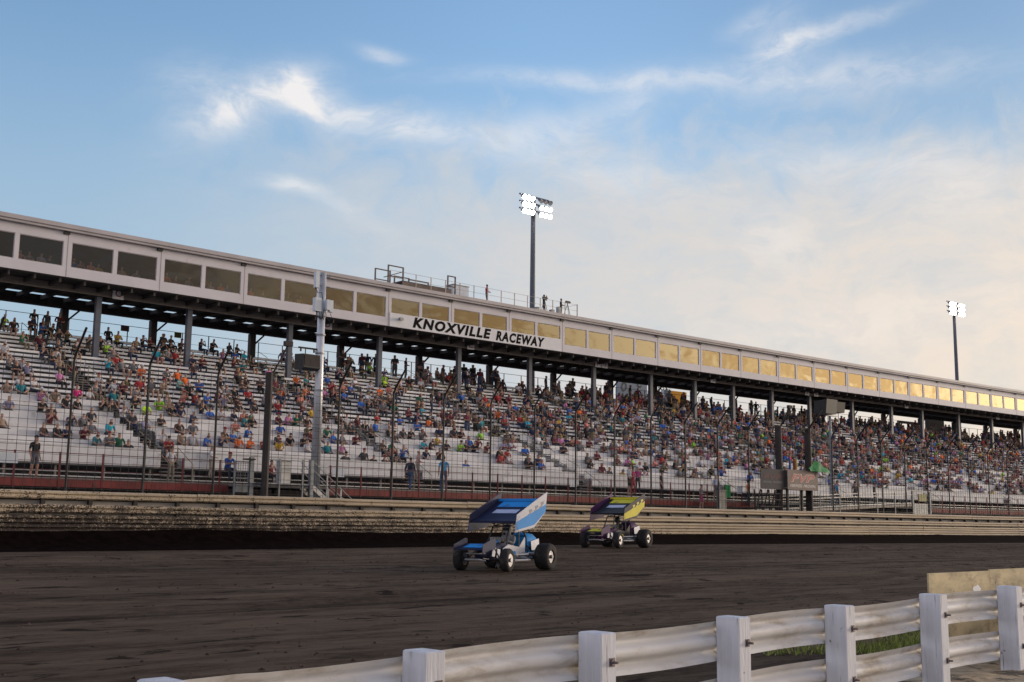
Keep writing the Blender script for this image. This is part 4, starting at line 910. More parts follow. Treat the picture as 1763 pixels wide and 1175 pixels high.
PEOPLE = "24,0,k 24.8,0,w 38.2,0,k 38.9,0,k 39.7,0,k 22.7,1,t 23.4,1,g 23.9,1,e 26.4,1,r 38.1,1,d 20.6,2,n 21.2,2,k 21.7,2,y 22.5,2,m 26.5,2,w 27.4,2,a 28.1,2,w 28.8,2,b 29.7,2,y 30.6,2,o 31.3,2,o 32.2,2,r 33.1,2,u 34.9,2,w 36.2,2,t 37.1,2,p 40.6,2,s 41.4,2,b 43,2,y 44.1,2,n 49.6,2,w 19,3,a 23.2,3,g 24,3,c 30.2,3,n 30.8,3,b 33.4,3,d 34.2,3,k 35.1,3,k 36.1,3,g 40.4,3,n 41,3,e 49.4,3,k 50.1,3,r 21.5,4,m 22.5,4,y 23.1,4,g 26.3,4,v 28.1,4,n 28.9,4,g 32,4,b 36.1,4,m 37.6,4,b 38.2,4,g 39.1,4,m 44,4,c 44.6,4,k 45.9,4,k 46.9,4,f 47.5,4,n 48.1,4,k 49.1,4,m 21.8,5,n 23.8,5,d 25.9,5,d 27.5,5,k 31.8,5,s 34.6,5,b 36.3,5,i 42.5,5,n 45.8,5,u 49,5,m 20.1,6,v 21.6,6,k 25.8,6,w 29.6,6,y 32.7,6,t 33.2,6,k 39.1,6,g 39.8,6,k 41.3,6,n 42.6,6,k 43.6,6,d 44.2,6,k 23.1,7,k 23.7,7,k 25,7,k 25.5,7,d 27.4,7,l 28.8,7,k 29.3,7,y 31.1,7,b 31.7,7,w 32.5,7,y 35.9,7,p 36.5,7,e 37.3,7,n 41.4,7,k 42.2,7,b 22.2,8,p 22.9,8,a 27.1,8,k 28.5,8,f 29.1,8,a 29.6,8,y 31,8,k 39.9,8,k 40.6,8,w 41.4,8,m 46,8,b 20.8,9,a 21.5,9,t 24.3,9,h 25,9,w 26.3,9,t 29.3,9,g 31.2,9,d 33.6,9,k 34.6,9,d 38.6,9,u 43.4,9,r 45.2,9,b 47.4,9,o 21.7,10,w 22.4,10,w 25.6,10,g 27.8,10,g 30.7,10,s 31.3,10,r 32,10,b 33.2,10,v 34,10,n 27,11,w 27.5,11,m 33.1,11,m 39.1,11,w 24.3,12,p 26.4,12,w 27,12,k 28,12,i 28.8,12,r 29.5,12,g 30.1,12,a 31.8,12,k 34.2,12,g 34.7,12,k 35.6,12,r 37.8,12,y 44.3,12,k 46.4,12,e 48.6,12,c 22.3,13,k 22.9,13,v 31.5,13,q 32.8,13,b 45.3,13,k 22.2,14,g 22.9,14,w 25.6,14,m 32.3,14,o 34.5,14,k 39,14,g 40.5,14,o 43.5,14,b 44.8,14,k 25.2,15,a 29.9,15,o 31.4,15,g 32.2,15,o 25.1,16,k 28.3,16,c 29.1,16,g 29.8,16,g 44.4,16,s 45,16,b 47.3,16,o 48.8,16,d 22.7,17,w 24.8,17,y 25.5,17,w 34,17,n 41.3,17,o 42,17,t 47.1,17,w 48.7,17,s 29.2,18,g 44.2,18,b 26.3,19,d 27.2,19,k 29.6,19,g 34.7,19,y 35.3,19,m 36.6,19,k 38.2,19,t 49.5,19,l 24.5,20,e 25.5,20,m 29.4,20,f 31,20,g 33.4,20,g 33.9,20,r 38,20,m 39.3,20,k 28.7,21,d 29.4,21,k 27.2,22,d 27.7,22,i 32,22,a 33.8,22,k 34.3,22,k 38,22,p 38.9,22,b 39.6,22,c 51.1,22,b 24.8,23,n 26.4,23,b 27,23,k 31.1,23,u 32.8,23,k 33.3,23,m 35.4,23,n 24.5,24,l 26.1,24,m 26.8,24,k 30.9,24,k 35.1,24,d 37.2,24,k 38,24,k 39.3,24,k 39.9,24,k"
rg = random.Random(77)
ROWN = ['front', 'second', 'third', 'fourth', 'fifth', 'sixth', 'seventh', 'eighth', 'ninth', 'tenth', 'eleventh', 'twelfth', 'thirteenth', 'fourteenth', 'fifteenth', 'sixteenth', 'seventeenth', 'eighteenth', 'nineteenth', 'twentieth', 'twenty-first', 'twenty-second', 'twenty-third', 'twenty-fourth', 'topmost']
ORD = ['leftmost', 'second', 'third', 'fourth', 'fifth', 'sixth', 'seventh']
seats = []
for q in PEOPLE.split(' '):
    u, r, c = q.split(','); seats.append((float(u), int(r), c, True))
occ = {}
for u, r, c, _ in seats: occ.setdefault(r, []).append(u)
def free(u, r): return all(abs(u - q) > .52 for q in occ.get(r, []))
WEIGHT = 'kkkkkkkkkkkdddddyyyyynnnnmmmmggggggggwwwwwwwwwwvvvvaaairrrrrbbbbtssppooufec'
def vis_x(u, v):          # rough bearing, to know which part of the stand is meant
    p = W(u, v, 5); return math.degrees(math.atan2(p.dot(rt), p.dot(fw)))
crowd = []
for r in range(NR):
    v, z = row(r); u = 12.0; k = rg.random() * 6
    while u < 160:
        u += rg.uniform(.50, .62)
        if any(abs(u - a_) < .85 for a_ in AIS): continue
        a_ = vis_x(u, v)
        clump = .5 + .5 * math.sin(u * .75 + r * 1.9 + k) * math.sin(u * .31 + r * .7)
        if a_ < -13.5: d = 0.0 if r < 14 else .03
        elif a_ < -1: d = (.03 if r < 7 else .16 if r < 12 else .20)
        elif a_ < 6: d = (.14, .22, .35)[min(2, r // 3)] if r < 9 else .34
        elif a_ < 13: d = .33 if r > 1 else .28
        else: d = .38 if r > 1 else .25
        if r >= 23: d = max(d, .12 if a_ < -13 else .30 if a_ < -1 else .5)
        if rg.random() > d * (.35 + 1.3 * clump): 
            continue
        if not free(u, r): continue
        c = rg.choice(WEIGHT); seats.append((u, r, c, False)); occ.setdefault(r, []).append(u)
near = sorted([s for s in seats if not s[3]], key=lambda s: (W(s[0], row(s[1])[0], 0)).length)
LIM = 300 - 44 - sum(1 for s in seats if s[3])
keep = [s for s in seats if s[3]] + near[:max(0, LIM)]; rest = near[max(0, LIM):]
keep.sort(key=lambda s: (s[1], s[0]))
groups = {}
for s in keep: groups.setdefault((s[1], s[2]), []).append(s)
HATS = {}
M_cap = {'white': mat('white_cap', (.6, .6, .62), .8), 'red': mat('red_cap', (.30, .02, .02), .8), 'black': mat('black_cap', (.015, .015, .017), .8)}
capm = {}
def cap_mesh(c):
    if c not in capm:
        mb = MB(); mb.ell((0, .012, .055), (.086, .098, .075), 10, 6); mb.prism([(-.06, -.10), (.06, -.10), (.05, -.17), (-.05, -.17)], .035, .05, axis=2)
        capm[c] = mb.mesh('cap', M_cap[c], False, None, True)
    return capm[c]
POLESIDE = [(30.97, 'silver antenna pole'), (27.7, 'thick black post')]
for s in keep:
    u, r, c, known = s; v, z = row(r); pi = rg.randrange(len(SEATED)); fac = rg.uniform(.93, 1.06)
    o = bpy.data.objects.new('person', SEATED[pi]); COL.objects.link(o)
    o.location = W(u, v + .20, z + .43); o.rotation_euler = (0, 0, -heading(u) + rg.uniform(-.35, .5)); o.scale = (fac, fac, fac)
    b = rg.uniform(.95, 1.3); o.color = (PAL[c][0] * b, PAL[c][1] * b, PAL[c][2] * b, 1)
    hat = None
    if rg.random() < .22:
        hat = rg.choice(['white', 'red', 'black', 'black']); ch = bpy.data.objects.new('cap', cap_mesh(hat)); COL.objects.link(ch); ch.parent = o; ch.location = POSES[pi][0]['head']
    same = groups[(r, c)]; k = same.index(s); n_ = len(same)
    who = 'person in %s shirt' % CN[c]
    if hat: who += ' and %s cap' % hat
    rw = ('%s seat row' % ROWN[r])
    pl_ = ' on %s row' % ROWN[r]
    if n_ == 1: lab = '%s%s, the only one so dressed there' % (who, pl_)
    elif k == 0: lab = '%s%s, leftmost such shirt there' % (who, pl_)
    elif k < 7: lab = '%s%s, %s such shirt from left' % (who, pl_, ORD[k])
    else: lab = '%s%s, towards the right' % (who, pl_)
    tag(o, lab, 'person', 'spectators seated on the benches')
# the rest of the crowd, too many to single out
mc_ = MB(); cols = []
def flat_tree(me): return [tuple(v.co) for v in me.vertices], [tuple(p.vertices) for p in me.polygons], [p.material_index for p in me.polygons]
LOWF = [flat_tree(m_) for m_ in LOW]; LSF = [flat_tree(m_) for m_ in LOWSTAND]
def add_low(src, u, v, z, rz, sc, c):
    vs, fs, mi = src; b = W(u, v, z); a = -heading(u) + rz; ca, sa = math.cos(a) * sc, math.sin(a) * sc
    mc_.add([(b.x + x * ca - y * sa, b.y + x * sa + y * ca, b.z + z_ * sc) for x, y, z_ in vs], fs)
    k = rg.uniform(.95, 1.35); sh = tuple(q * k for q in PAL[c]); sk = tuple(q * rg.uniform(.7, 1.1) for q in (.40, .225, .155)); pa = rg.choice(PANTS); ha = rg.choice(HAIRS)
    tab = [sh, sk, pa, ha, (.02, .018, .018)]; cols.extend([tab[m_] for m_ in mi])
for u, r, c, _ in rest:
    v, z = row(r); add_low(LOWF[rg.randrange(len(LOWF))], u, v + .20, z + .43, rg.uniform(-.35, .5), rg.uniform(.93, 1.06), c)
for _ in range(150):        # people standing along the top and on the rows at the back
    u = rg.uniform(46, 160); r = rg.choice([24, 24, 23, 22, 18, 14, 9]); v, z = row(r)
    add_low(LSF[rg.randrange(3)], u, v + .0, z + .05, rg.uniform(-1, 1), rg.uniform(.92, 1.05), rg.choice('kkkdynmg'))
me = mc_.mesh('crowd', bpy.data.materials.new('crowd_cloth'), False, None, True)
at_ = me.attributes.new('tone', 'FLOAT_COLOR', 'FACE')
at_.data.foreach_set('color', [x for c in cols for x in (c[0], c[1], c[2], 1)])
cm = me.materials[0]; cm.use_nodes = True; t = NT(cm.node_tree); an_ = t.node('ShaderNodeAttribute'); an_.attribute_name = 'tone'; t.l.new(an_.outputs['Color'], t.n['Principled BSDF'].inputs['Base Color']); t.n['Principled BSDF'].inputs['Roughness'].default_value = .85
cr_ = bpy.data.objects.new('crowd', me); COL.objects.link(cr_); cr_['kind'] = 'stuff'
# people standing or walking, built with five-fingered hands
def hero(pose, u, v, z, turn, shirt, pants, hair, label, sc=1.0, shorts=False, ls=False, fe=False, cap=None, group=None):
    sm = mat('shirt_' + label.split(' in ')[1].split(' ')[0] + str(round(shirt[0] * 1000)), shirt, .85, 0, .12, 9, bump=.3, bscale=14)
    pm = mat('legs_%d_%d' % (round(pants[0] * 1000), round(pants[2] * 1000)), pants, .85, 0, .15, 9)
    me_ = person_mesh('person', pose, 1, True, [sm, M_skin, pm, hair, M_shoe], shorts, ls, fe)
    o = bpy.data.objects.new('person', me_); COL.objects.link(o); o.location = W(u, v, z); o.rotation_euler = (0, 0, -heading(u) + turn); o.scale = (sc,) * 3; tag(o, label, 'person', group)
    h = Vector(pose['head'])
    mb = MB()
    if cap: 
        ch = bpy.data.objects.new('cap', cap_mesh(cap)); COL.objects.link(ch); ch.parent = o; ch.location = h
    else: mb.ell((h.x, h.y + .018, h.z + .048), (.086, .095, .070), 12, 6); mb.build('hair', hair, o, False, True)
    return o
hero(stand_pose(.12, 0), 18.62, 49.5, 1.62, .35, (.014, .014, .016), (.10, .105, .13), M_dhair, 'person in black polo shirt and grey shorts standing on the walkway at far left', 1.02, True, cap='black')
hero(stand_pose(.55, 0), 38.2, 48.9, 1.62, 1.9, (.018, .02, .045), (.05, .085, .17), M_dhair, 'person in navy jacket and jeans walking on the walkway behind the fence', 1.0, False, True)
hero(stand_pose(.5, 0), 40.15, 48.5, 1.62, 2.6, (.07, .33, .58), (.07, .13, .24), M_dhair, 'person in light blue shirt and jeans walking on the walkway', 1.08)
hero(stand_pose(.1, 1), 39.5, 49.9, 2.1, 1.2, (.50, .30, .26), (.28, .24, .19), M_ghair, 'person in pale pink top with blond hair standing by the steps', .98, False, False, True)
sp0 = seat_pose(.12, 1)
o_ = hero(sp0, 27.15, 48.5, 2.18, 0, (.02, .10, .38), (.02, .028, .06), M_dhair, 'person in blue shirt and red cap sitting at the railing by the gate', 1.05, cap='red')
hero(stand_pose(.1, 1), 27.9, 51.4, 1.9, .9, (.56, .55, .57), (.25, .22, .18), M_ghair, 'person in white shirt with grey hair standing behind the gate', .95)
hero(stand_pose(.1, 3), 25.5, 50.8, 1.62, .4, (.52, .50, .51), (.20, .17, .13), M_dhair, 'person in white sleeveless shirt standing at the foot of the first stairs', 1.0)
hero(seat_pose(.05, 0), 31.0, 51.0, 2.1, 0, (.25, .03, .035), (.02, .02, .025), M_dhair, 'person in red shirt sitting behind the silver antenna pole', 1.0)
hero(stand_pose(.1, 3), 56.1, 49.4, 1.75, .4, (.55, .55, .60), (.018, .018, .022), M_dhair, 'person in white shirt and black shorts standing above the black and yellow car', 1.15, True)
hero(stand_pose(.1, 1), 57.3, 50.2, 1.9, .2, (.45, .03, .10), (.35, .02, .03), M_dhair, 'person in bright red clothes standing on the walkway beside others', 1.0, False, False, True)
hero(stand_pose(.1, 0), 58.0, 50.4, 2.0, -.3, (.40, .05, .20), (.05, .05, .06), M_ghair, 'person in magenta shirt standing behind the fence near mid wall', .98, False, False, True)
hero(stand_pose(.15, 0), 58.6, 48.9, 1.62, .6, (.02, .018, .02), (.03, .02, .02), M_dhair, 'person in black clothes standing at the railing, right of the red one', 1.02)
hero(stand_pose(.1, 0), 64.8, 49.4, 1.62, 0, (.45, .50, .60), (.10, .10, .12), M_ghair, 'person in pale blue shirt standing left of the green cloth', 1.02, True)
hero(stand_pose(.1, 1), 61.0, 47.6, .95, .2, (.20, .19, .20), (.35, .05, .14), M_dhair, 'person in grey shirt and pink shorts behind the wall, centre right', .95, True)
hero(stand_pose(.1, 0), 66.4, 47.9, 1.3, .5, (.62, .16, .02), (.05, .05, .07), M_dhair, 'person in orange shirt standing under the dark banner', 1.0)
hero(stand_pose(.1, 2), 69.9, 46.0, 2.55, .2, (.04, .10, .30), (.02, .02, .03), M_dhair, 'person in blue shirt leaning over the tan banner beside the green flag', .95)
hero(stand_pose(.1, 0), 79.3, 49.3, 1.62, .2, (.02, .22, .42), (.05, .06, .1), M_dhair, 'person in bright blue shirt on the walkway behind the ramp railing', 1.05)
hero(stand_pose(.1, 0), 81.3, 49.0, 1.62, -.4, (.10, .07, .065), (.05, .05, .06), M_dhair, 'person in brown shirt on the walkway behind the ramp railing', 1.05)
hero(stand_pose(.1, 3), 84.3, 49.2, 1.62, .7, (.03, .02, .025), (.05, .05, .06), M_dhair, 'person in dark clothes on the walkway at the upper end of the ramp', 1.05)
# roof crew
hero(stand_pose(.1, 1), 58.35, 66.0, 16.43, 1.2, (.38, .03, .03), (.12, .10, .08), M_dhair, 'person in red shirt standing on the roof reading a sheet', .92)
hero(stand_pose(.2, 2), 64.35, 66.0, 16.43, .6, (.012, .012, .014), (.05, .05, .055), M_dhair, 'person in black shirt filming at the light pole on the roof', .95, True)
hero(stand_pose(.15, 1), 66.15, 65.9, 16.43, 1.0, (.03, .028, .03), (.06, .055, .05), M_dhair, 'person in dark shirt at the right hand tripod on the roof', .90, True)
# guests behind the press box windows
WN = ['far left', 'first', 'second', 'third', 'fourth', 'fifth', 'sixth', 'seventh', 'eighth', 'ninth']
gi = 0
for wi, (a, b) in enumerate([w_ for w_ in wins if 22.5 < w_[0] < 44]):
    cs = [('s', 'g', 'v', 'y'), ('b', 'a', 's', 'u'), ('a', 'g'), ('o', 'm', 'g'), ('g', 'v', 'o', 'b'), ('o', 'n'), ('e', 'u'), ('d', 'g')][wi % 8]
    for k, c in enumerate(cs):
        u = a + (b - a) * (k + .6) / (len(cs) + .4); o = bpy.data.objects.new('person', SEATED[(wi + k * 3) % 8]); COL.objects.link(o); o.location = W(u, 65.5 + .25 * (k % 2), 13.87); o.rotation_euler = (0, 0, -heading(u)); o.color = c4(PAL[c]); gi += 1
        tag(o, 'person in %s shirt behind glass, %s in %s whole window from left' % (CN[c], ['leftmost', 'second', 'third', 'fourth'][k], ['first', 'second', 'third', 'fourth', 'fifth', 'sixth', 'seventh', 'eighth'][wi]), 'person', 'guests behind the press box windows')
# people standing on the top row at the left, dark against the sky
for u, c, tn, l in ((27.0, 'd', .3, 'charcoal shirt, standing on the top row left of the letter C column'), (27.75, 'm', -.2, 'maroon shirt, standing on the top row just left of the first column'), (26.2, 'k', .1, 'black shirt, standing on the top row far left'), (46.3, 'k', .2, 'black shirt, standing on the top row right of the loudspeaker'), (48.4, 'd', 0, 'charcoal shirt, standing on the top row left of the yellow notice'), (51.3, 'k', -.3, 'black shirt, standing by the rear column right of the silver pole'), (54.1, 'k', .6, 'black shirt, walking along the top row in the open gap')):
    o = bpy.data.objects.new('person', STANDLO[int(u * 10) % 3]); COL.objects.link(o); o.location = W(u, row(24)[0] + .1, row(24)[1] + .05); o.rotation_euler = (0, 0, tn - heading(u)); o.color = c4(PAL[c]); tag(o, 'person in ' + l, 'person', 'spectators standing on the top row')
# ---------------------------------------------------------------- winged sprint cars
M_tyre = mat('tyre_rubber', (.014, .012, .012), .85, 0, .3, 6, bump=.4, bscale=30, dirt=((.06, .045, .035), 5, .52, .68)); M_rim = mat('wheel_rim', (.26, .25, .26), .4, .5, .2, dirt=((.07, .055, .045), 5, .48, .65)); M_chassis = mat('chassis_tube', (.03, .03, .034), .45, .2, .2); M_eng = mat('engine_metal', (.20, .20, .21), .4, .6, .3)
def car(label, u, v, turn, cA, cB, cC, cD, seed, s=1.0, tilt=0.0):
    """cA wing top, cB side boards, cC stripe colour, cD body.  local: +x nose, +y left, z up"""
    z = gz(u, v) ; a = math.pi - heading(u) + turn
    t = thing('sprint_car', label, 'race car', W(u, v, z), a, 'winged sprint cars racing on the dirt'); t.scale = (s, s, s)
    def P(nm, c, **k): return mat('%s_%d' % (nm, seed), c, .6, 0, .06, 2, dirt=((.05, .038, .03), 3.0, .56, .72), spec=.22, **k)
    A, B, C, D = P('wing_top_paint', cA), P('side_board_paint', cB), P('stripe_paint', cC), P('body_paint', cD)
    def sub(nm, mb, m_, par=t, sm=False): return mb.build(nm, m_, par, False, sm)
    # body: nose, hood, cockpit sides and tail tank, lofted sections (x, half width, z low, z high)
    def loft(secs, n=10):
        mb = MB(); vs = []
        for x, hw, zl, zh in secs:
            zc = (zl + zh) / 2; hz = (zh - zl) / 2
            for k in range(n):
                t_ = 2 * math.pi * k / n + math.pi / n; cx, cz = math.cos(t_), math.sin(t_); f = 1 / max(abs(cx), abs(cz)) ** .6
                vs.append((x, hw * cx * f * .9, zc + hz * cz * f * .9))
        m_ = len(secs); fs = [(i * n + k, (i + 1) * n + k, (i + 1) * n + (k + 1) % n, i * n + (k + 1) % n) for i in range(m_ - 1) for k in range(n)] + [tuple(range(n)), tuple((m_ - 1) * n + k for k in range(n - 1, -1, -1))]
        mb.add(vs, fs); return mb
    body = sub('body', loft([(1.50, .10, .38, .50), (1.35, .17, .32, .62), (1.05, .23, .28, .74), (.6, .26, .24, .82), (.25, .30, .22, .84)]), D, sm=True)
    sub('hood_stripe', loft([(1.30, .10, .60, .655), (1.0, .12, .70, .775), (.45, .15, .80, .865)], 8), C, body)
    tail = sub('tail_tank', loft([(-.72, .22, .45, .98), (-.95, .32, .42, 1.12), (-1.35, .34, .44, 1.08), (-1.68, .26, .52, .95), (-1.80, .12, .62, .82)]), C if seed == 1 else D, sm=True)
    mb = MB(); mb.prism([(-.70, .26), (.52, .22), (.60, .62), (.30, .74), (-.35, .66), (-.70, .95)], .29, .315, axis=1); sub('left_side_panel', mb, B)
    mb = MB(); mb.prism([(-.70, .26), (.52, .22), (.60, .62), (.30, .74), (-.35, .66), (-.70, .95)], -.315, -.29, axis=1); sub('right_side_panel', mb, D)
    mb = MB(); mb.prism([(-.2, .34), (.35, .32), (.40, .55), (-.1, .55)], .318, .324, axis=1); sub('side_stripe', mb, C)
    for x, w_, z_ in ((.98, .20, .40), (.72, .22, .36)): mb = MB(); mb.prism([(x, z_), (x + .16, z_ + .02), (x + .10, z_ + .26), (x - .06, z_ + .24)], .262, .268, axis=1); sub('nose_mark', mb, mat('pale_mark_%d' % seed, (.55, .55, .62), .5))
    mb = MB(); mb.prism([(-1.55, .60), (-1.05, .56), (-1.0, .82), (-1.5, .90)], .345, .352, axis=1); sub('tail_mark', mb, mat('pale_mark_%d' % seed, (.55, .55, .62), .5))
    # cage
    mb = MB()
    for y in (-.30, .30):
        mb.tube([(.42, y, .80), (.16, y * .9, 1.26), (-.42, y * .85, 1.34), (-.78, y, .95), (-.9, y, .5)], .022, 6); mb.tube([(-.42, y * .85, 1.38), (-.35, y, .45)], .02, 6); mb.tube([(-.9, y, .36), (.9, y * .8, .30), (1.45, y * .5, .36)], .022, 6); mb.tube([(-.85, y, .7), (-1.4, y * .8, .50)], .02, 6)
    for x, z_ in ((.16, 1.26), (-.42, 1.34), (.42, .8), (-.78, .97)): mb.tube([(x, -.27, z_), (x, .27, z_)], .02, 6)
    sub('roll_cage', mb, M_chassis)
    mb = MB(); mb.box(.0, .62, -.22, .22, .28, .62); mb.box(.62, .9, -.15, .15, .3, .55)
    for k in range(4):
        for y in (-.11, .11): mb.tube([(.05 + .15 * k, y, .60), (.05 + .15 * k, y * 1.3, .94)], .035, 7, True, .045)
    for y in (-1, 1):
        for k in range(4): mb.tube([(.05 + .15 * k, y * .2, .5), (0 + .12 * k, y * .36, .42), (-.2, y * .40, .36)], .022, 5)
        mb.tube([(-.2, y * .40, .36), (-1.1, y * .42, .33)], .04, 6)
    sub('engine', mb, M_eng)
    mb = MB()
    for y in (-1, 1): mb.tube([(.62, y * .32, .34), (.45, y * .62, .30), (-.35, y * .68, .30), (-.55, y * .34, .34)], .026, 6); mb.tube([(.5, y * .32, .5), (.38, y * .60, .46), (-.3, y * .64, .46), (-.5, y * .34, .5)], .018, 6)
    mb.tube([(1.50, -.28, .30), (1.78, -.22, .34), (1.78, .22, .34), (1.50, .28, .30)], .022, 6); mb.tube([(1.50, -.25, .50), (1.76, -.2, .50), (1.76, .2, .50), (1.5, .25, .50)], .018, 6); mb.tube([(-1.7, -.3, .4), (-1.98, -.22, .45), (-1.98, .22, .45), (-1.7, .3, .4)], .022, 6)
    sub('nerf_bars', mb, mat('silver_bars', (.5, .5, .52), .4, .5))
    mb = MB(); mb.tube([(1.12, -.78, .33), (1.12, .78, .33)], .032, 8)
    for y in (-.42, .42): mb.tube([(1.12, y, .34), (.45, y * .75, .42)], .018, 5); mb.tube([(1.12, y * 1.2, .36), (1.0, y * .6, .66)], .02, 5)
    sub('front_axle', mb, M_chassis)
    mb = MB(); mb.tube([(-1.08, -.95, .40), (-1.08, .86, .38)], .06, 8); mb.ell((-1.08, 0, .40), (.17, .15, .17))
    for y in (-.5, .5): mb.tube([(-1.08, y, .42), (-.3, y * .65, .40)], .02, 5)
    sub('rear_axle', mb, M_chassis)
    def wheel(x, y, r, w_, rr, yaw=0):
        c = Vector((x, y, r)); prof = [(-w_ / 2, rr), (-w_ / 2 - .01, (r + rr) / 2), (-w_ / 2 + .02, r - .02), (-w_ / 4, r), (w_ / 4, r), (w_ / 2 - .02, r - .02), (w_ / 2 + .01, (r + rr) / 2), (w_ / 2, rr)]
        mb = MB(); n = 26; vs = []
        for k in range(n):
            a_ = 2 * math.pi * k / n
            for (dy, q) in prof: vs.append((c.x + q * math.cos(a_) - dy * math.sin(yaw), c.y + dy * math.cos(yaw) + q * math.cos(a_) * math.sin(yaw), c.z + q * math.sin(a_)))
        m_ = len(prof); fs = [(k * m_ + j, ((k + 1) % n) * m_ + j, ((k + 1) % n) * m_ + j + 1, k * m_ + j + 1) for k in range(n) for j in range(m_ - 1)]
        mb.add(vs, fs); wh = sub('wheel', mb, M_tyre, t, True)
        mb = MB(); s_ = 1 if y > 0 else -1
        mb.tube([(x, y + s_ * (w_ / 2 - .03), r), (x, y + s_ * (w_ / 2 - .09), r)], rr, 20, True, rr * .8); mb.tube([(x, y - s_ * (w_ / 2 - .02), r), (x, y - s_ * (w_ / 2 - .05), r)], rr, 20)
        mb.tube([(x, y + s_ * (w_ / 2 - .06), r), (x, y + s_ * (w_ / 2 + .03), r)], .055, 10); sub('rim', mb, M_rim, wh)
    wheel(1.12, .74, .325, .24, .19, .12); wheel(1.12, -.76, .335, .26, .19, .12); wheel(-1.08, .80, .385, .42, .19); wheel(-1.08, -.88, .43, .48, .19)
    # nose wing
    mb = MB(); mb.prism([(1.34, .73), (1.98, .60), (1.98, .625), (1.34, .765)], -.45, .45, axis=1); nw = sub('nose_wing', mb, A)
    mb = MB(); mb.prism([(1.45, .752), (1.85, .665), (1.85, .672), (1.45, .762)], -.25, .34, axis=1); sub('wing_stripe', mb, C, nw)
    for y in (-.47, .455): mb = MB(); mb.prism([(1.28, .66), (2.0, .50), (2.0, .74), (1.40, .92), (1.28, .90)], y, y + .014, axis=1); sub('end_plate', mb, D, nw)
    # top wing: raked panel with a curved front, gurney lip and two tall side boards
    wx0, wx1, wz0, wz1 =   .62, -.98, 1.38, 1.97; n = 8; vs = []
    def wz(q): return wz0 + (wz1 - wz0) * q ** 1.25 + .02 * math.sin(q * 3.1)
    for i in range(n + 1):
        q = i / n; x = wx0 + (wx1 - wx0) * q
        for y in (-.76, .76): vs += [(x, y, wz(q) + .022), (x, y, wz(q) - .03 * (1 - q) - .012)]
    fs = []
    for i in range(n):
        k = 4 * i; fs += [(k, k + 4, k + 6, k + 2), (k + 1, k + 3, k + 7, k + 5), (k, k + 1, k + 5, k + 4), (k + 2, k + 6, k + 7, k + 3)]
    fs += [(0, 2, 3, 1), (4 * n, 4 * n + 1, 4 * n + 3, 4 * n + 2)]
    mb = MB(); mb.add(vs, fs); tw = sub('top_wing', mb, A)
    for y0, y1, q0, q1 in ((-.55, .68, .72, .97), (-.45, .35, .42, .60)):
        mb = MB(); mb.add([(wx0 + (wx1 - wx0) * q, y, wz(q) + .030) for q in (q0, (q0 + q1) / 2, q1) for y in (y0, y1)], [(0, 1, 3, 2), (2, 3, 5, 4)]); sub('wing_stripe', mb, C if q0 > .5 else mat('pale_stripe_%d' % seed, (.42, .45, .60), .5), tw)
    mb = MB(); mb.box(wx1 - .03, wx1, -.76, .76, wz(1) + .0, wz(1) + .10); sub('gurney_lip', mb, C, tw)
    for y, m_ in ((.765, B), (-.785, D)):
        hb = .55 if y > 0 else .50
        mb = MB(); mb.prism([(wx0 + .12, wz0 - .30), (wx0 + .02, wz0 + .20), (wx1 * .5, wz(.6) + .30), (wx1 - .22, wz1 + .30), (wx1 - .10, wz1 - .30), (wx1 * .4, wz(.5) - .42)], y, y + .02, axis=1); sbd = sub('side_board', mb, m_, tw)
        mb = MB(); mb.prism([(wx0 + .11, wz0 - .24), (wx0 + .05, wz0 + .0), (wx1 - .15, wz1 - .06), (wx1 - .11, wz1 - .28), (wx1 * .4, wz(.5) - .34)], y + (.0205 if y > 0 else -.006), y + (.026 if y > 0 else -.0005), axis=1); sub('board_stripe', mb, C, sbd)
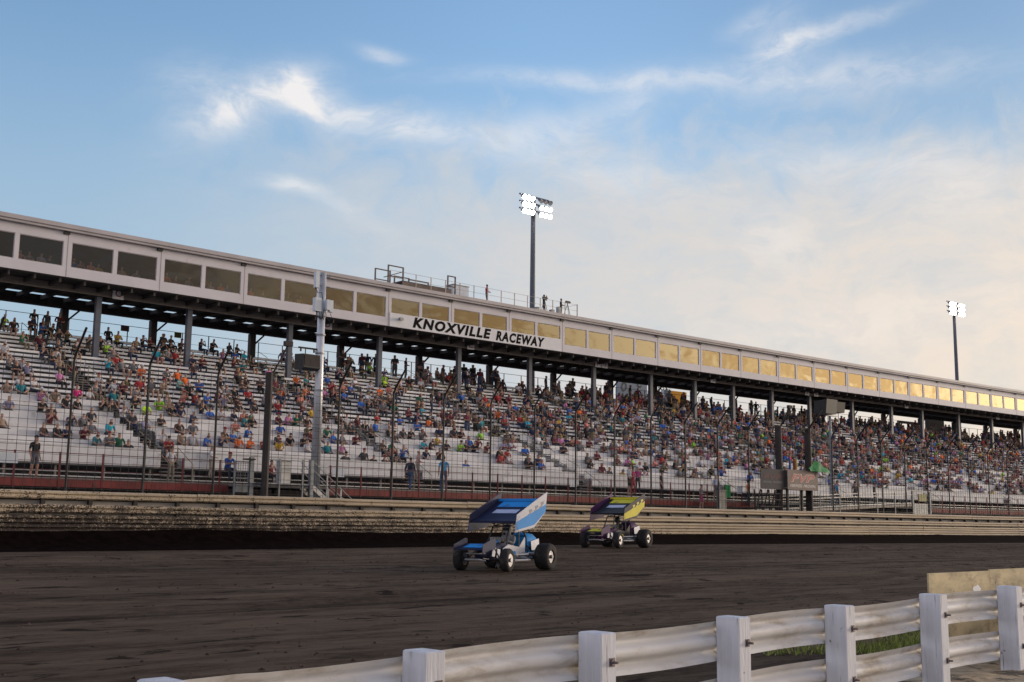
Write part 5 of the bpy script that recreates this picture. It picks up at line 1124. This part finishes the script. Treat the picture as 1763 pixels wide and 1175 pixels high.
        if y > 0:
            mb = MB(); r_ = random.Random(seed)
            for k in range(3): x = .02 - .36 * k; zz = 1.50 + .118 * k; mb.prism([(x, zz), (x - .10, zz + .02), (x - .20, zz + .16), (x - .30, zz + .19), (x - .24, zz + .26), (x - .08, zz + .22), (x - .12, zz + .12), (x - .02, zz + .10)], .787, .79, axis=1)
            sub('dark_marks', mb, mat('board_mark_%d' % seed, (.20, .19, .21) if seed == 1 else (.62, .54, .03), .6), sbd)
    mb = MB()
    for y in (-.26, .26): mb.tube([(.1, y, 1.30), (.2, y, 1.50)], .018, 5); mb.tube([(-.5, y, 1.38), (-.45, y, 1.66)], .018, 5); mb.tube([(-.78, y, .95), (-.85, y, 1.84)], .018, 5)
    sub('wing_struts', mb, M_chassis)
    # driver
    d = seat_pose(.05, 0)
    for S_, s_ in (('l', -1), ('r', 1)): d['wr' + S_] = (s_ * .12, -.36, .42); d['el' + S_] = (s_ * .24, -.18, .34)
    suit = mat('driver_suit_%d' % seed, (.30, .30, .32) if seed == 1 else (.05, .045, .05), .8)
    pm_ = person_mesh('person', d, 1, True, [suit, suit, suit, M_dhair, M_shoe], False, True)
    c, s2 = math.cos(a), math.sin(a); loc = W(u, v, z) + Vector((c * -.32 * s, s2 * -.32 * s, .42 * s))
    dr = bpy.data.objects.new('person', pm_); COL.objects.link(dr); dr.location = loc; dr.rotation_euler = (0, 0, a + math.pi / 2); tag(dr, 'driver in %s helmet seated in the cockpit of the %s car' % (('white', 'blue and white') if seed == 1 else ('black', 'black and yellow')), 'person')
    mb = MB(); h = Vector(d['head']); mb.ell((h.x, h.y, h.z + .02), (.135, .15, .15), 14, 9); he = mb.build('helmet', mat('helmet_%d' % seed, (.55, .55, .58) if seed == 1 else (.04, .04, .045), .3), dr, False, True)
    mb = MB(); mb.prism([(-.09, h.y - .135), (-.06, h.y - .157), (.06, h.y - .157), (.09, h.y - .135), (.05, h.y - .12), (-.05, h.y - .12)], h.z - .03, h.z + .05, axis=2); mb.build('visor', M_black, he, False)
car('blue and white winged sprint car with a navy wing top, nearest on the dirt track', 22.9, 25.5, .30, (.012, .014, .045), (.56, .56, .60), (.02, .24, .62), (.022, .026, .065), 1, 1.0)
car('black and yellow winged sprint car with dark purple trim running close to the wall', 39.2, 35.4, .24, (.014, .012, .016), (.018, .016, .020), (.62, .54, .03), (.055, .012, .075), 2, 1.08)
